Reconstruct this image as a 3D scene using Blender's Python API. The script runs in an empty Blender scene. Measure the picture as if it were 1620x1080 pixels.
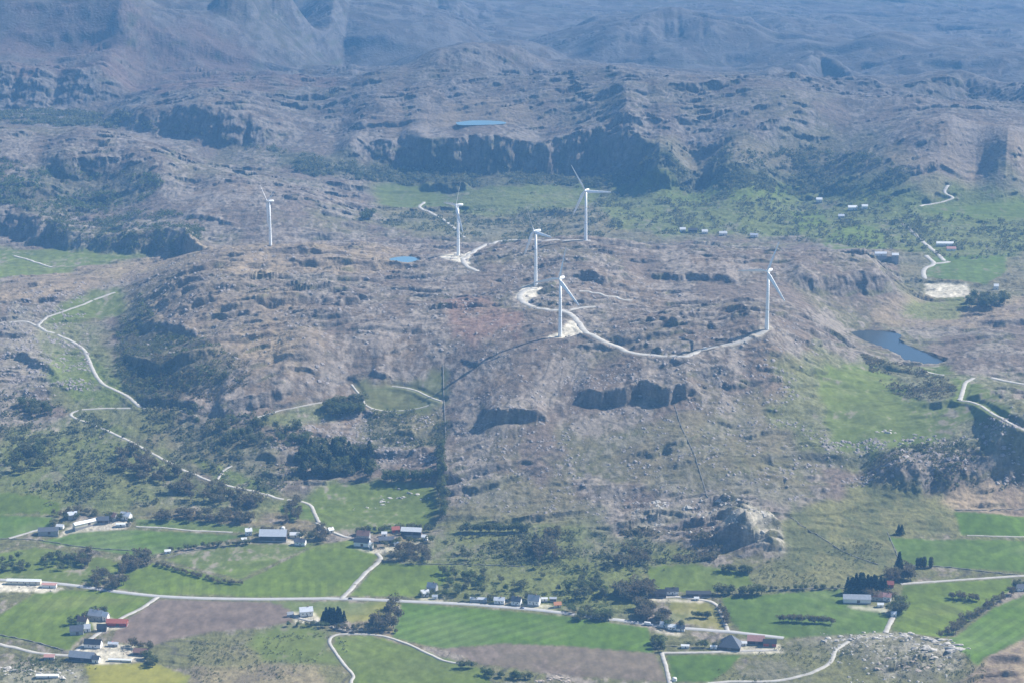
import bpy, math, random
import numpy as np
R = math.radians
# ------------------------------------------------------------------ camera, world, sun, exposure
S = bpy.context.scene
CAMZ, PITCH, F = 746.0, R(14.7), 3465.0          # F in pixels of a 1620-wide picture
cam_data = bpy.data.cameras.new('camera')
cam = bpy.data.objects.new('camera', cam_data)
S.collection.objects.link(cam)
cam.location = (0, 0, CAMZ)
cam.rotation_euler = (R(90) - PITCH, 0, 0)
cam_data.sensor_width = 36
cam_data.lens = 36 * F / 1620
cam_data.clip_start = 1
cam_data.clip_end = 90000
S.camera = cam
SUN_AZ, SUN_EL = R(66), R(42)                    # azimuth from +Y (away from camera) towards +X
world = bpy.data.worlds.new('World'); S.world = world
world.use_nodes = True
nt = world.node_tree
bg = nt.nodes['Background']
sky = nt.nodes.new('ShaderNodeTexSky')
sky.sky_type = 'NISHITA'; sky.sun_disc = False
sky.sun_elevation = SUN_EL; sky.sun_rotation = SUN_AZ
sky.altitude = 800; sky.air_density = 1.0; sky.dust_density = 0.6; sky.ozone_density = 1.5
nt.links.new(sky.outputs[0], bg.inputs[0]); bg.inputs[1].default_value = 0.075
sun_data = bpy.data.lights.new('sun', 'SUN'); sun_data.energy = 5.0; sun_data.angle = R(0.5)
sun_data.color = (1.0, 0.96, 0.91)
sun = bpy.data.objects.new('sun', sun_data); S.collection.objects.link(sun)
sun.rotation_euler = (R(90) - SUN_EL, 0, math.pi - SUN_AZ)
sun.location = (0, 0, 1500)
S.view_settings.view_transform = 'Standard'; S.view_settings.look = 'None'
S.view_settings.exposure = 0.92; S.view_settings.gamma = 1
S.cycles.volume_bounces = 2
S.cycles.max_bounces = 5
HAZE_DENSITY = 0.66e-4
HAZE_COLOR = (0.22, 0.54, 1.0)
random.seed(7)
RNG = np.random.default_rng(11)
C = S.collection

# ------------------------------------------------------------------ rays, noise
def ray(px, py):
    dx = (px - 810) / F; dy = (540 - py) / F
    return dx, math.cos(PITCH) + dy * math.sin(PITCH), -math.sin(PITCH) + dy * math.cos(PITCH)
def atz(px, py, z):
    a, b, c = ray(px, py); t = (z - CAMZ) / c
    return (a * t, b * t, z)
def aty(px, py, y):
    a, b, c = ray(px, py); t = y / b
    return (a * t, y, CAMZ + c * t)

_G = np.array([(math.cos(k * math.pi / 8), math.sin(k * math.pi / 8)) for k in range(16)], dtype=np.float32)
def perlin(x, y, seed=0):
    xi = np.floor(x); yi = np.floor(y)
    fx = (x - xi).astype(np.float32); fy = (y - yi).astype(np.float32)
    xi = xi.astype(np.int64); yi = yi.astype(np.int64)
    def g(ix, iy, dx, dy):
        h = (ix * 374761393 + iy * 668265263 + seed * 974634777) & 0xffffffff
        h = ((h ^ (h >> 13)) * 1274126177) & 0xffffffff
        k = (h >> 16) & 15
        v = _G[k]
        return v[..., 0] * dx + v[..., 1] * dy
    u = fx * fx * fx * (fx * (fx * 6 - 15) + 10); v = fy * fy * fy * (fy * (fy * 6 - 15) + 10)
    a = g(xi, yi, fx, fy); b = g(xi + 1, yi, fx - 1, fy)
    c = g(xi, yi + 1, fx, fy - 1); d = g(xi + 1, yi + 1, fx - 1, fy - 1)
    return ((a + (b - a) * u) * (1 - v) + (c + (d - c) * u) * v) * 1.5
def fbm(x, y, scale, octv, seed, gain=0.5, ax=1.0):
    o = 0; a = 1.0; s = 1.0 / scale
    for k in range(octv):
        o = o + a * perlin(x * s / ax + 17.3 * k, y * s - 9.1 * k, seed + k)
        a *= gain; s *= 2.03
    return o
def ridged(x, y, scale, octv, seed, gain=0.55, ax=1.0):
    o = 0; a = 1.0; s = 1.0 / scale
    for k in range(octv):
        n = 1 - np.abs(perlin(x * s / ax + 31.3 * k, y * s + 5.1 * k, seed + k)) * 1.6
        o = o + a * n * np.abs(n); a *= gain; s *= 2.1
    return o
def sstep(a, b, x):
    t = np.clip((x - a) / (b - a), 0, 1); return t * t * (3 - 2 * t)

# ------------------------------------------------------------------ the grid of the ground sheet
def axis(knots):
    out = []
    for (a, b, n) in knots:
        out += list(np.linspace(a, b, n, endpoint=False))
    out.append(knots[-1][1]); return np.array(out)
Q = QUALITY if 'QUALITY' in globals() else 1.0
uax = axis([(-0.62, -0.32, int(40*Q)), (-0.32, -0.25, int(60*Q)), (-0.25, 0.25, int(1150*Q)), (0.25, 0.32, int(60*Q)), (0.32, 0.62, int(40*Q))])
vk = [(700, 1900, int(30*Q)), (1900, 3500, int(900*Q)), (3500, 5000, int(560*Q)), (5000, 8000, int(480*Q)), (8000, 14000, int(80*Q)), (14000, 60000, 24)]
vax = axis(vk)
NU, NV = len(uax), len(vax)
U, Y = np.meshgrid(uax, vax)          # [NV, NU]
X = U * Y
X = X.astype(np.float64); Y = Y.astype(np.float64)
# ------------------------------------------------------------------ base relief: control points and a thin-plate surface
CP = []
def V(*pts):
    for (px, py, z) in pts: CP.append(atz(px, py, z))
def HD(*pts):                       # ground hidden behind a crest: lateral pixel, depth, height
    for (px, y, z) in pts: CP.append(((px - 810) / F * y * 1.03, y, z))
V((-200,1250,-120),(200,1200,-120),(600,1200,-120),(1000,1200,-120),(1500,1250,-122),(1800,1180,-118),
  (0,1060,-119),(300,1050,-120),(700,1060,-120),(1000,1050,-120),(1250,1060,-116),(1450,1040,-111),(1590,1080,-104),
  (-100,980,-119),(200,980,-118),(500,980,-120),(800,990,-120),(1200,990,-120),(1400,985,-118),(1700,960,-116),
  (-100,900,-117),(100,900,-118),(300,900,-118),(600,900,-118),(900,920,-118),(1200,940,-118),(1450,930,-116),(1700,900,-114),
  (-100,830,-114),(100,840,-115),(250,845,-115),(400,855,-115),(600,850,-113),(800,860,-113),(1000,880,-112),(1130,900,-112),(1300,905,-113),(1460,870,-111),(1600,830,-108),(1750,830,-106),
  (-100,760,-96),(60,765,-98),(200,770,-100),(350,780,-103),(500,785,-106),(600,795,-108),(680,810,-108),(760,800,-101),(860,810,-102),(1000,830,-102),(1080,800,-92),(1200,790,-84),(1330,800,-94),(1450,800,-96),(1530,780,-92),(1620,760,-88),(1750,760,-84),
  (-100,690,-84),(50,690,-85),(150,690,-85),(300,680,-78),(400,700,-79),(520,700,-84),(600,710,-84),(700,700,-75),(800,700,-66),(950,700,-62),(1100,710,-62),(1200,710,-64),(1320,720,-74),(1420,720,-74),(1500,690,-58),(1620,700,-48),(1750,700,-46),
  (-100,600,-60),(30,600,-66),(120,620,-68),(200,630,-66),(300,610,-46),(400,610,-46),(480,640,-60),(560,630,-62),(640,620,-56),(700,600,-42),(800,620,-34),(950,610,-28),(1050,610,-24),(1180,600,-24),(1280,640,-46),(1400,640,-54),(1500,620,-50),(1620,620,-40),(1750,620,-36),
  (-100,520,-46),(20,500,-44),(100,510,-52),(180,500,-52),(220,540,-50),(280,540,-32),(380,520,-14),(500,560,-20),(600,550,-16),(700,530,-6),(800,540,-4),(887,532,4),(1000,556,2),(1084,563,2),(1150,545,8),(1214,522,22),(1260,560,-10),(1330,560,-34),(1620,560,-50),(1750,560,-48),(1550,560,-50),
  (-100,460,-36),(0,465,-36),(80,445,-32),(160,425,-28),(200,440,-28),(250,425,-16),(300,400,-6),(360,392,2),(428,390,6),(520,395,4),(600,400,-2),(640,412,-6),(700,405,0),(725,404,0),(780,395,4),(849,382,16),(930,381,22),(985,388,14),(1040,440,-2),
  (300,470,-4),(450,450,4),(600,470,2),(750,470,4),(848,452,10),(950,470,8),(1050,490,6),(1130,480,6),(1200,480,6),(1280,500,-8),
  (1100,392,8),(1200,398,4),(1300,405,-8),(1390,420,-20),(1420,440,-36),
  (1345,525,-60),(1420,540,-61),(1490,570,-61),(1440,490,-60),(1560,500,-60),(1700,500,-58),
  # valley behind the plateau
  (1050,372,-60),(1150,368,-60),(1300,360,-64),(1300,390,-62),(1450,400,-64),(1600,400,-64),(1750,400,-64),(1480,440,-64),(1600,450,-62),(1750,450,-60),(1520,335,-64),(1620,330,-64),(1400,330,-64),
  (600,300,-62),(700,300,-62),(850,300,-62),(950,330,-56),(1000,300,-60),(1100,300,-60),(1250,300,-64),(650,345,-66),(560,330,-50),(700,360,-60),
  # left side valley and its wall
  (-100,420,-78),(30,415,-76),(120,405,-76),(200,405,-76),(-100,375,-76),(20,368,-76),(120,378,-78),(250,393,-74),
  (60,322,-42),(200,318,-38),(320,335,-34),(420,340,-26),(500,310,-24),(-100,310,-40),(400,385,-50),
  (0,300,-20),(140,280,-14),(300,290,-14),(450,285,-30),(540,280,-40),
  (-100,225,44),(20,212,46),(130,215,46),(200,228,40),(260,252,24),(340,272,2),(430,280,-24),(130,262,4),(20,262,8),
  # second valley
  (0,196,14),(100,190,8),(300,220,2),(400,240,-8),(500,255,-18),(300,185,16),(550,230,-4),
  (-100,120,40),(0,120,40),(130,125,38),(250,130,36),(350,135,38),(450,140,44),(540,145,52),(20,168,14),(130,170,12),(300,175,20),(450,180,22),(600,185,30),
  # cliff bench, centre
  (560,215,0),(640,225,-10),(750,225,-14),(860,225,-14),(950,225,-6),(700,270,-44),(800,275,-44),(950,270,-44),(620,262,-38),(860,160,52),(700,155,50),(1000,165,56),(600,128,72),(760,125,70),(900,124,70),
  (1050,230,20),(1150,240,10),(1100,270,-40),(1300,260,-30),(1250,200,30),(1150,185,40),(1350,150,60),
  (1500,220,28),(1600,235,24),(1450,270,-20),(1550,285,-40),(1620,280,-30),(1750,230,30),(1500,160,40),(1620,165,30),(1750,170,30),
  # far
  (700,105,-16),(600,100,-16),(1000,105,-33),(760,92,1),(1200,110,-41),(1400,110,-50),(1620,120,-50),(1750,120,-50),
  (500,105,-7),(300,108,9),(100,85,9),(100,40,52),(-100,30,77),(230,10,111),(300,5,111),(350,40,69),(400,92,18),(180,60,60),
  (440,60,18),(480,12,77),(560,12,60),(530,60,18),(650,20,18),(800,30,9),(1000,50,-16),(1200,60,-33),(1400,60,-41),(1600,70,-50),(900,15,1),(1100,12,-7),(1300,20,-41),(1500,40,-50))
HD((0,3560,-70),(120,3480,-62),(-100,3560,-70),(230,3560,-66),(320,3620,-58),(430,3660,-50),(520,3640,-50),(620,3650,-52),(700,3700,-58),(800,3650,-56),(930,3700,-56),(1000,3640,-56),(1100,3650,-56),(1250,3560,-58),(1420,3400,-64),
   (0,4560,10),(130,4560,6),(250,4450,0),(350,4350,-20),(0,5200,50),(250,5200,50),(450,5120,46),
   (230,6832,52),(480,6832,60),(100,7392,86),(500,7392,77),(900,8512,1),(1300,8960,-41),(1600,8960,-50),
   (-300,7280,86),(1900,7280,-50),(300,8512,103),(0,10080,120),(800,10080,18),(1500,10080,-41),(810,13440,86),(-1500,13440,86),(3000,13440,52),
   (-1200,5000,60),(-1200,4000,20),(-1200,3000,-40),(-1200,2200,-100),(2900,2200,-100),(2900,3000,-40),(2900,4000,-20),(2900,5000,40),(810,1200,-122),(-900,1200,-122),(2600,1200,-122))
def tps(cp, xs, ys, lam):
    P = np.array(cp, dtype=np.float64); sc = 1000.0
    # work in log-depth so that near and far relief get like detail
    def tr(x, y): return x / y * 3.0, np.log(y / 1000.0) * 1.6
    a, b = tr(P[:, 0], P[:, 1])
    n = len(P)
    def K(r2): return 0.5 * r2 * np.log(r2 + 1e-12)
    A = np.zeros((n + 3, n + 3))
    A[:n, :n] = K((a[:, None] - a) ** 2 + (b[:, None] - b) ** 2) + lam * np.eye(n)
    A[:n, n] = 1; A[:n, n + 1] = a; A[:n, n + 2] = b; A[n:, :n] = A[:n, n:].T
    w = np.linalg.solve(A, np.concatenate([P[:, 2], [0, 0, 0]]))
    p, q = tr(xs, ys)
    out = w[n] + w[n + 1] * p + w[n + 2] * q
    for k in range(n): out = out + w[k] * K((p - a[k]) ** 2 + (q - b[k]) ** 2)
    return out
def lin_idx(ax, n):
    i = np.unique(np.concatenate([np.arange(0, len(ax), n), [len(ax) - 1]])); return i
iu, iv = lin_idx(uax, 8), lin_idx(vax, 6)
Zc = tps(CP, X[np.ix_(iv, iu)], Y[np.ix_(iv, iu)], 2e-4)
far = sstep(9000, 14000, Y[np.ix_(iv, iu)]); Zc = Zc * (1 - far) + 40 * far
far = sstep(18000, 40000, Y[np.ix_(iv, iu)]); Zc = Zc * (1 - far)
def upsample(Zc):
    t = np.empty((len(iv), NU))
    for r in range(len(iv)): t[r] = np.interp(uax, uax[iu], Zc[r])
    k = np.clip(np.searchsorted(vax[iv], vax, side='right') - 1, 0, len(iv) - 2)
    f = ((vax - vax[iv][k]) / (vax[iv][k + 1] - vax[iv][k]))[:, None]
    return t[k] * (1 - f) + t[k + 1] * f
Z = upsample(Zc)

def height(x, y, Zg=None):
    Zg = Z if Zg is None else Zg
    u = np.clip(np.interp(x / y, uax, np.arange(NU)), 0, NU - 1.001); v = np.clip(np.interp(y, vax, np.arange(NV)), 0, NV - 1.001)
    i = np.asarray(u, dtype=int); j = np.asarray(v, dtype=int); fu = u - i; fv = v - j
    return (Zg[j, i] * (1 - fu) + Zg[j, i + 1] * fu) * (1 - fv) + (Zg[j + 1, i] * (1 - fu) + Zg[j + 1, i + 1] * fu) * fv
def hit(px, py, Zg=None):
    Zg = Z if Zg is None else Zg
    a, b, c = ray(px, py)
    u = a / b; s = c / b
    i = min(max(np.interp(u, uax, np.arange(NU)), 0), NU - 1.001); k = int(i); f = i - k
    col = Zg[:, k] * (1 - f) + Zg[:, k + 1] * f
    d = CAMZ + s * vax - col
    j = np.argmax(d < 0)
    if d[j] >= 0: j = len(d) - 1
    if j == 0: j = 1
    t = d[j - 1] / (d[j - 1] - d[j] + 1e-9)
    y = vax[j - 1] + t * (vax[j] - vax[j - 1])
    return (u * y, y, CAMZ + s * y)
def catmull(pts, n=6):
    if len(pts) < 3: return [tuple(np.array(pts[0]) * (1 - t) + np.array(pts[-1]) * t) for t in np.linspace(0, 1, n * 2)]
    P = [np.array(p, float) for p in pts]; P = [2 * P[0] - P[1]] + P + [2 * P[-1] - P[-2]]
    out = []
    for k in range(1, len(P) - 2):
        for t in np.linspace(0, 1, n, endpoint=False):
            a, b, c, d = P[k - 1:k + 3]
            out.append(tuple(0.5 * (2 * b + (c - a) * t + (2 * a - 5 * b + 4 * c - d) * t * t + (3 * b - a - 3 * c + d) * t ** 3)))
    out.append(tuple(P[-2])); return out

# ---- scarps: cliffs that face the camera.  polyline along the foot (picture point of the foot, so it gets a real place on the ground)
Zb = Z.copy()
def scarp(pts, h, w, decay, ends=0.25):
    global Z
    P = np.array([hit(px, py, Zb)[:2] for px, py in pts])
    x0, x1 = P[:, 0].min() - 60, P[:, 0].max() + 60; y0, y1 = P[:, 1].min() - 40, P[:, 1].max() + 4 * decay
    jv = np.where((vax > y0) & (vax < y1))[0]; ju = np.where((uax > x0 / y0 if x0 < 0 else uax > x0 / y1) & (uax < (x1 / y0 if x1 > 0 else x1 / y1)))[0]
    sl = (slice(jv[0], jv[-1] + 1), slice(ju[0], ju[-1] + 1)); xs = X[sl]; ys = Y[sl]
    yy = np.interp(xs, P[:, 0], P[:, 1]) if P[0, 0] < P[-1, 0] else np.interp(xs, P[::-1, 0], P[::-1, 1])
    q_ = min(3.0, max(1, h / 14))
    yy = yy + 5 * q_ * perlin(xs / (40 * q_), ys / 300, 71) + 4.5 * q_ * perlin(xs / (15 * q_), ys / 100, 75) + 3.5 * perlin(xs / 12, ys / 20, 72) + 1.6 * perlin(xs / 5, ys / 9, 73)
    t = (xs - P[:, 0].min()) / (P[:, 0].max() - P[:, 0].min())
    env = sstep(0, ends, t) * sstep(0, ends, 1 - t) * (0.92 + (.5 if h > 40 else .25) * perlin(xs / (60 * q_), ys / 500, 74))
    s = ys - yy
    cl = 2.5 * q_ * (1 - sstep(0, .22, np.abs(perlin(xs / (26 * q_), ys / 900, 76)))) if h > 30 else 0
    Z[sl] += h * env * sstep(-0.5 * w, 0.5 * w, s - cl) * np.exp(-np.clip(s, 0, None) / decay)
SCARPS = [
 ([(905,642),(960,640),(1010,628),(1060,634),(1115,628)], 21, 8, 50, .14),
 ([(1125,612),(1150,615),(1190,612)], 9, 6, 40, .3),
 ([(755,668),(800,672),(872,670)], 17, 7, 30, .2),
 ([(620,690),(660,692)], 8, 5, 25, .3),
 ([(980,722),(1030,718),(1080,700),(1120,682)], 7, 5, 60, .3),
 ([(1040,738),(1100,730),(1180,715)], 4, 4, 60, .3),
 ([(1000,812),(1060,808),(1110,820)], 6, 6, 40, .3),
 ([(1150,850),(1180,858),(1215,866),(1242,872)], 9, 6, 60, .3),
 ([(1360,760),(1450,772),(1530,770),(1600,745),(1680,740)], 30, 44, 120, .2),
 ([(1560,742),(1600,735),(1680,725)], 20, 26, 60, .25),
 ([(-60,360),(0,366),(60,380),(130,392),(200,398),(290,400),(340,396)], 44, 50, 120, .16),
 ([(50,270),(100,276),(150,280),(190,272)], 34, 40, 110, .4),
 ([(-150,160),(0,166),(60,168),(130,166),(215,155)], 84, 120, 500, .18),
 ([(150,190),(250,212),(330,226),(420,224),(500,205)], 62, 90, 420, .3),
 ([(520,245),(580,254),(640,258),(680,258)], 50, 60, 200, .3),
 ([(625,262),(700,268),(760,268),(800,266),(860,270),(940,262),(1000,244),(1040,236)], 66, 40, 320, .12),
 ([(1000,300),(1060,298),(1110,292),(1170,280)], 24, 20, 120, .3),
 ([(185,560),(230,590),(300,590),(385,570)], 14, 12, 50, .2),
 ([(215,640),(260,640),(330,650)], 8, 6, 30, .2),
 ([(330,660),(420,640),(470,620)], 16, 14, 50, .2),
 ([(210,520),(270,520),(330,545)], 8, 12, 30, .3),
 ([(1010,430),(1100,440),(1180,445)], 10, 12, 60, .2),
 ([(1240,450),(1320,462),(1420,465)], 26, 26, 80, .2),
 ([(900,430),(960,445),(1020,440)], 9, 12, 40, .3),
 ([(980,512),(1060,512),(1120,520)], 7, 7, 40, .3),
 ([(830,478),(870,483),(895,478)], 4, 4, 20, .3),
 ([(585,592),(620,598)], 9, 6, 20, .3),
 ([(560,650),(600,655)], 5, 5, 20, .3),
 ([(560,720),(640,725),(690,715)], 8, 8, 30, .2),
 ([(405,720),(440,730),(490,722)], 10, 8, 30, .2),
 ([(0,560),(60,580),(100,600)], 12, 14, 40, .3),
 ([(600,350),(580,335),(540,320)][::-1], 10, 20, 60, .3),
 ([(1240,545),(1300,548),(1350,548)], 6, 6, 30, .3),
 ([(1420,650),(1480,652),(1560,640),(1640,620)], 9, 12, 60, .3),
 ([(660,300),(720,303),(750,300)], 20, 14, 50, .2),
 ([(280,360),(330,352),(380,358)], 8, 10, 40, .3),
 ([(620,118),(760,118),(880,112)], 50, 140, 260, .3),
 ([(900,98),(1050,92),(1190,104)], 70, 190, 300, .3),
 ([(1420,145),(1530,150),(1620,160),(1700,165)], 60, 160, 300, .3),
 ([(330,110),(370,112),(420,108)], 50, 110, 160, .3),
 ([(400,100),(470,100),(540,104)], 100, 130, 500, .2),
 ([(1200,120),(1300,120),(1400,130)], 50, 160, 300, .3),
 ([(600,24),(680,28),(760,34)], 70, 160, 350, .3),
 ([(1150,60),(1290,66),(1450,70)], 50, 200, 400, .3),
 ([(60,90),(180,95),(300,98)], 30, 60, 120, .2)]
for a in SCARPS: scarp(*a)
def bump(px, py, h, rx, ry, sharp=2.0):
    x, y, _ = hit(px, py, Zb); k = sstep(0, 1, np.clip(1.25 - ((np.abs(X - x) / rx) ** sharp + (np.abs(Y - y) / ry) ** sharp), 0, 1))
    return h * k
Zadd = 0
for a in [(400,575,16,125,95), (200,80,150,480,420,2.2), (1030,85,60,330,300), (760,100,45,260,240), (1290,95,45,300,300), (1560,110,50,380,350), (620,60,70,260,330), (1190,850,9,42,45), (1440,1035,6,75,60), (820,665,5,50,40), (1130,180,30,260,200), (1500,255,22,240,160), (1320,700,6,60,60)]:
    Zadd = Zadd + bump(*a)
Z = Z + Zadd
Zb = Z.copy()

# ------------------------------------------------------------------ zones: every outline is brought onto the relief as real ground coordinates
def ground_poly(pts, z=None):
    return np.array([(hit(px, py, Zb) if z is None else atz(px, py, z))[:2] for px, py in pts])
def inside(P, wob=0.0, seed=3):
    pad = 30 + wob * 3
    x0, y0 = P.min(0) - pad; x1, y1 = P.max(0) + 2 * pad; y0 -= pad
    y0 = max(y0, 300)
    jv = np.where((vax > y0) & (vax < y1))[0]
    cu = [x0 / y0, x0 / y1, x1 / y0, x1 / y1]; ju = np.where((uax > min(cu)) & (uax < max(cu)))[0]
    if len(jv) < 2 or len(ju) < 2: return None, None
    sl = (slice(jv[0], jv[-1] + 1), slice(ju[0], ju[-1] + 1))
    xs, ys = X[sl], Y[sl]
    if wob:
        dx = wob * perlin(xs / (wob * 3), ys / (wob * 5), seed) + wob * .5 * perlin(xs / wob, ys / (wob * 2), seed + 5)
        dy = 2 * wob * perlin(xs / (wob * 3) + 50, ys / (wob * 5), seed + 1) + wob * perlin(xs / wob, ys / (wob * 2), seed + 6)
        xs = xs + dx; ys = ys + dy
    c = np.zeros(xs.shape, bool); n = len(P)
    for i in range(n):
        xa, ya = P[i]; xb, yb = P[(i + 1) % n]
        if ya == yb: continue
        c ^= ((ya > ys) != (yb > ys)) & (xs < (xb - xa) * (ys - ya) / (yb - ya) + xa)
    return c.astype(np.float32), sl
def blur(b, r):
    r = int(r)
    if r < 1: return b
    for _ in range(2):
        for axn in (0, 1):
            n = b.shape[axn]; q = min(r, max(1, n // 3))
            pad = [(0, 0), (0, 0)]; pad[axn] = (q + 1, q)
            cs = np.cumsum(np.pad(b, pad, mode='edge'), axis=axn)
            b = (np.take(cs, np.arange(2 * q + 1, 2 * q + 1 + n), axis=axn) - np.take(cs, np.arange(0, n), axis=axn)) / (2 * q + 1)
    return b
GREEN, LUSH, DULL, BROWN, OLIVE, TAN, PINK, YEL, DK, FOREST, PALE, GRAVEL = 'green lush dull brown olive tan pink yellow dark forest pale gravel'.split()
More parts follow.
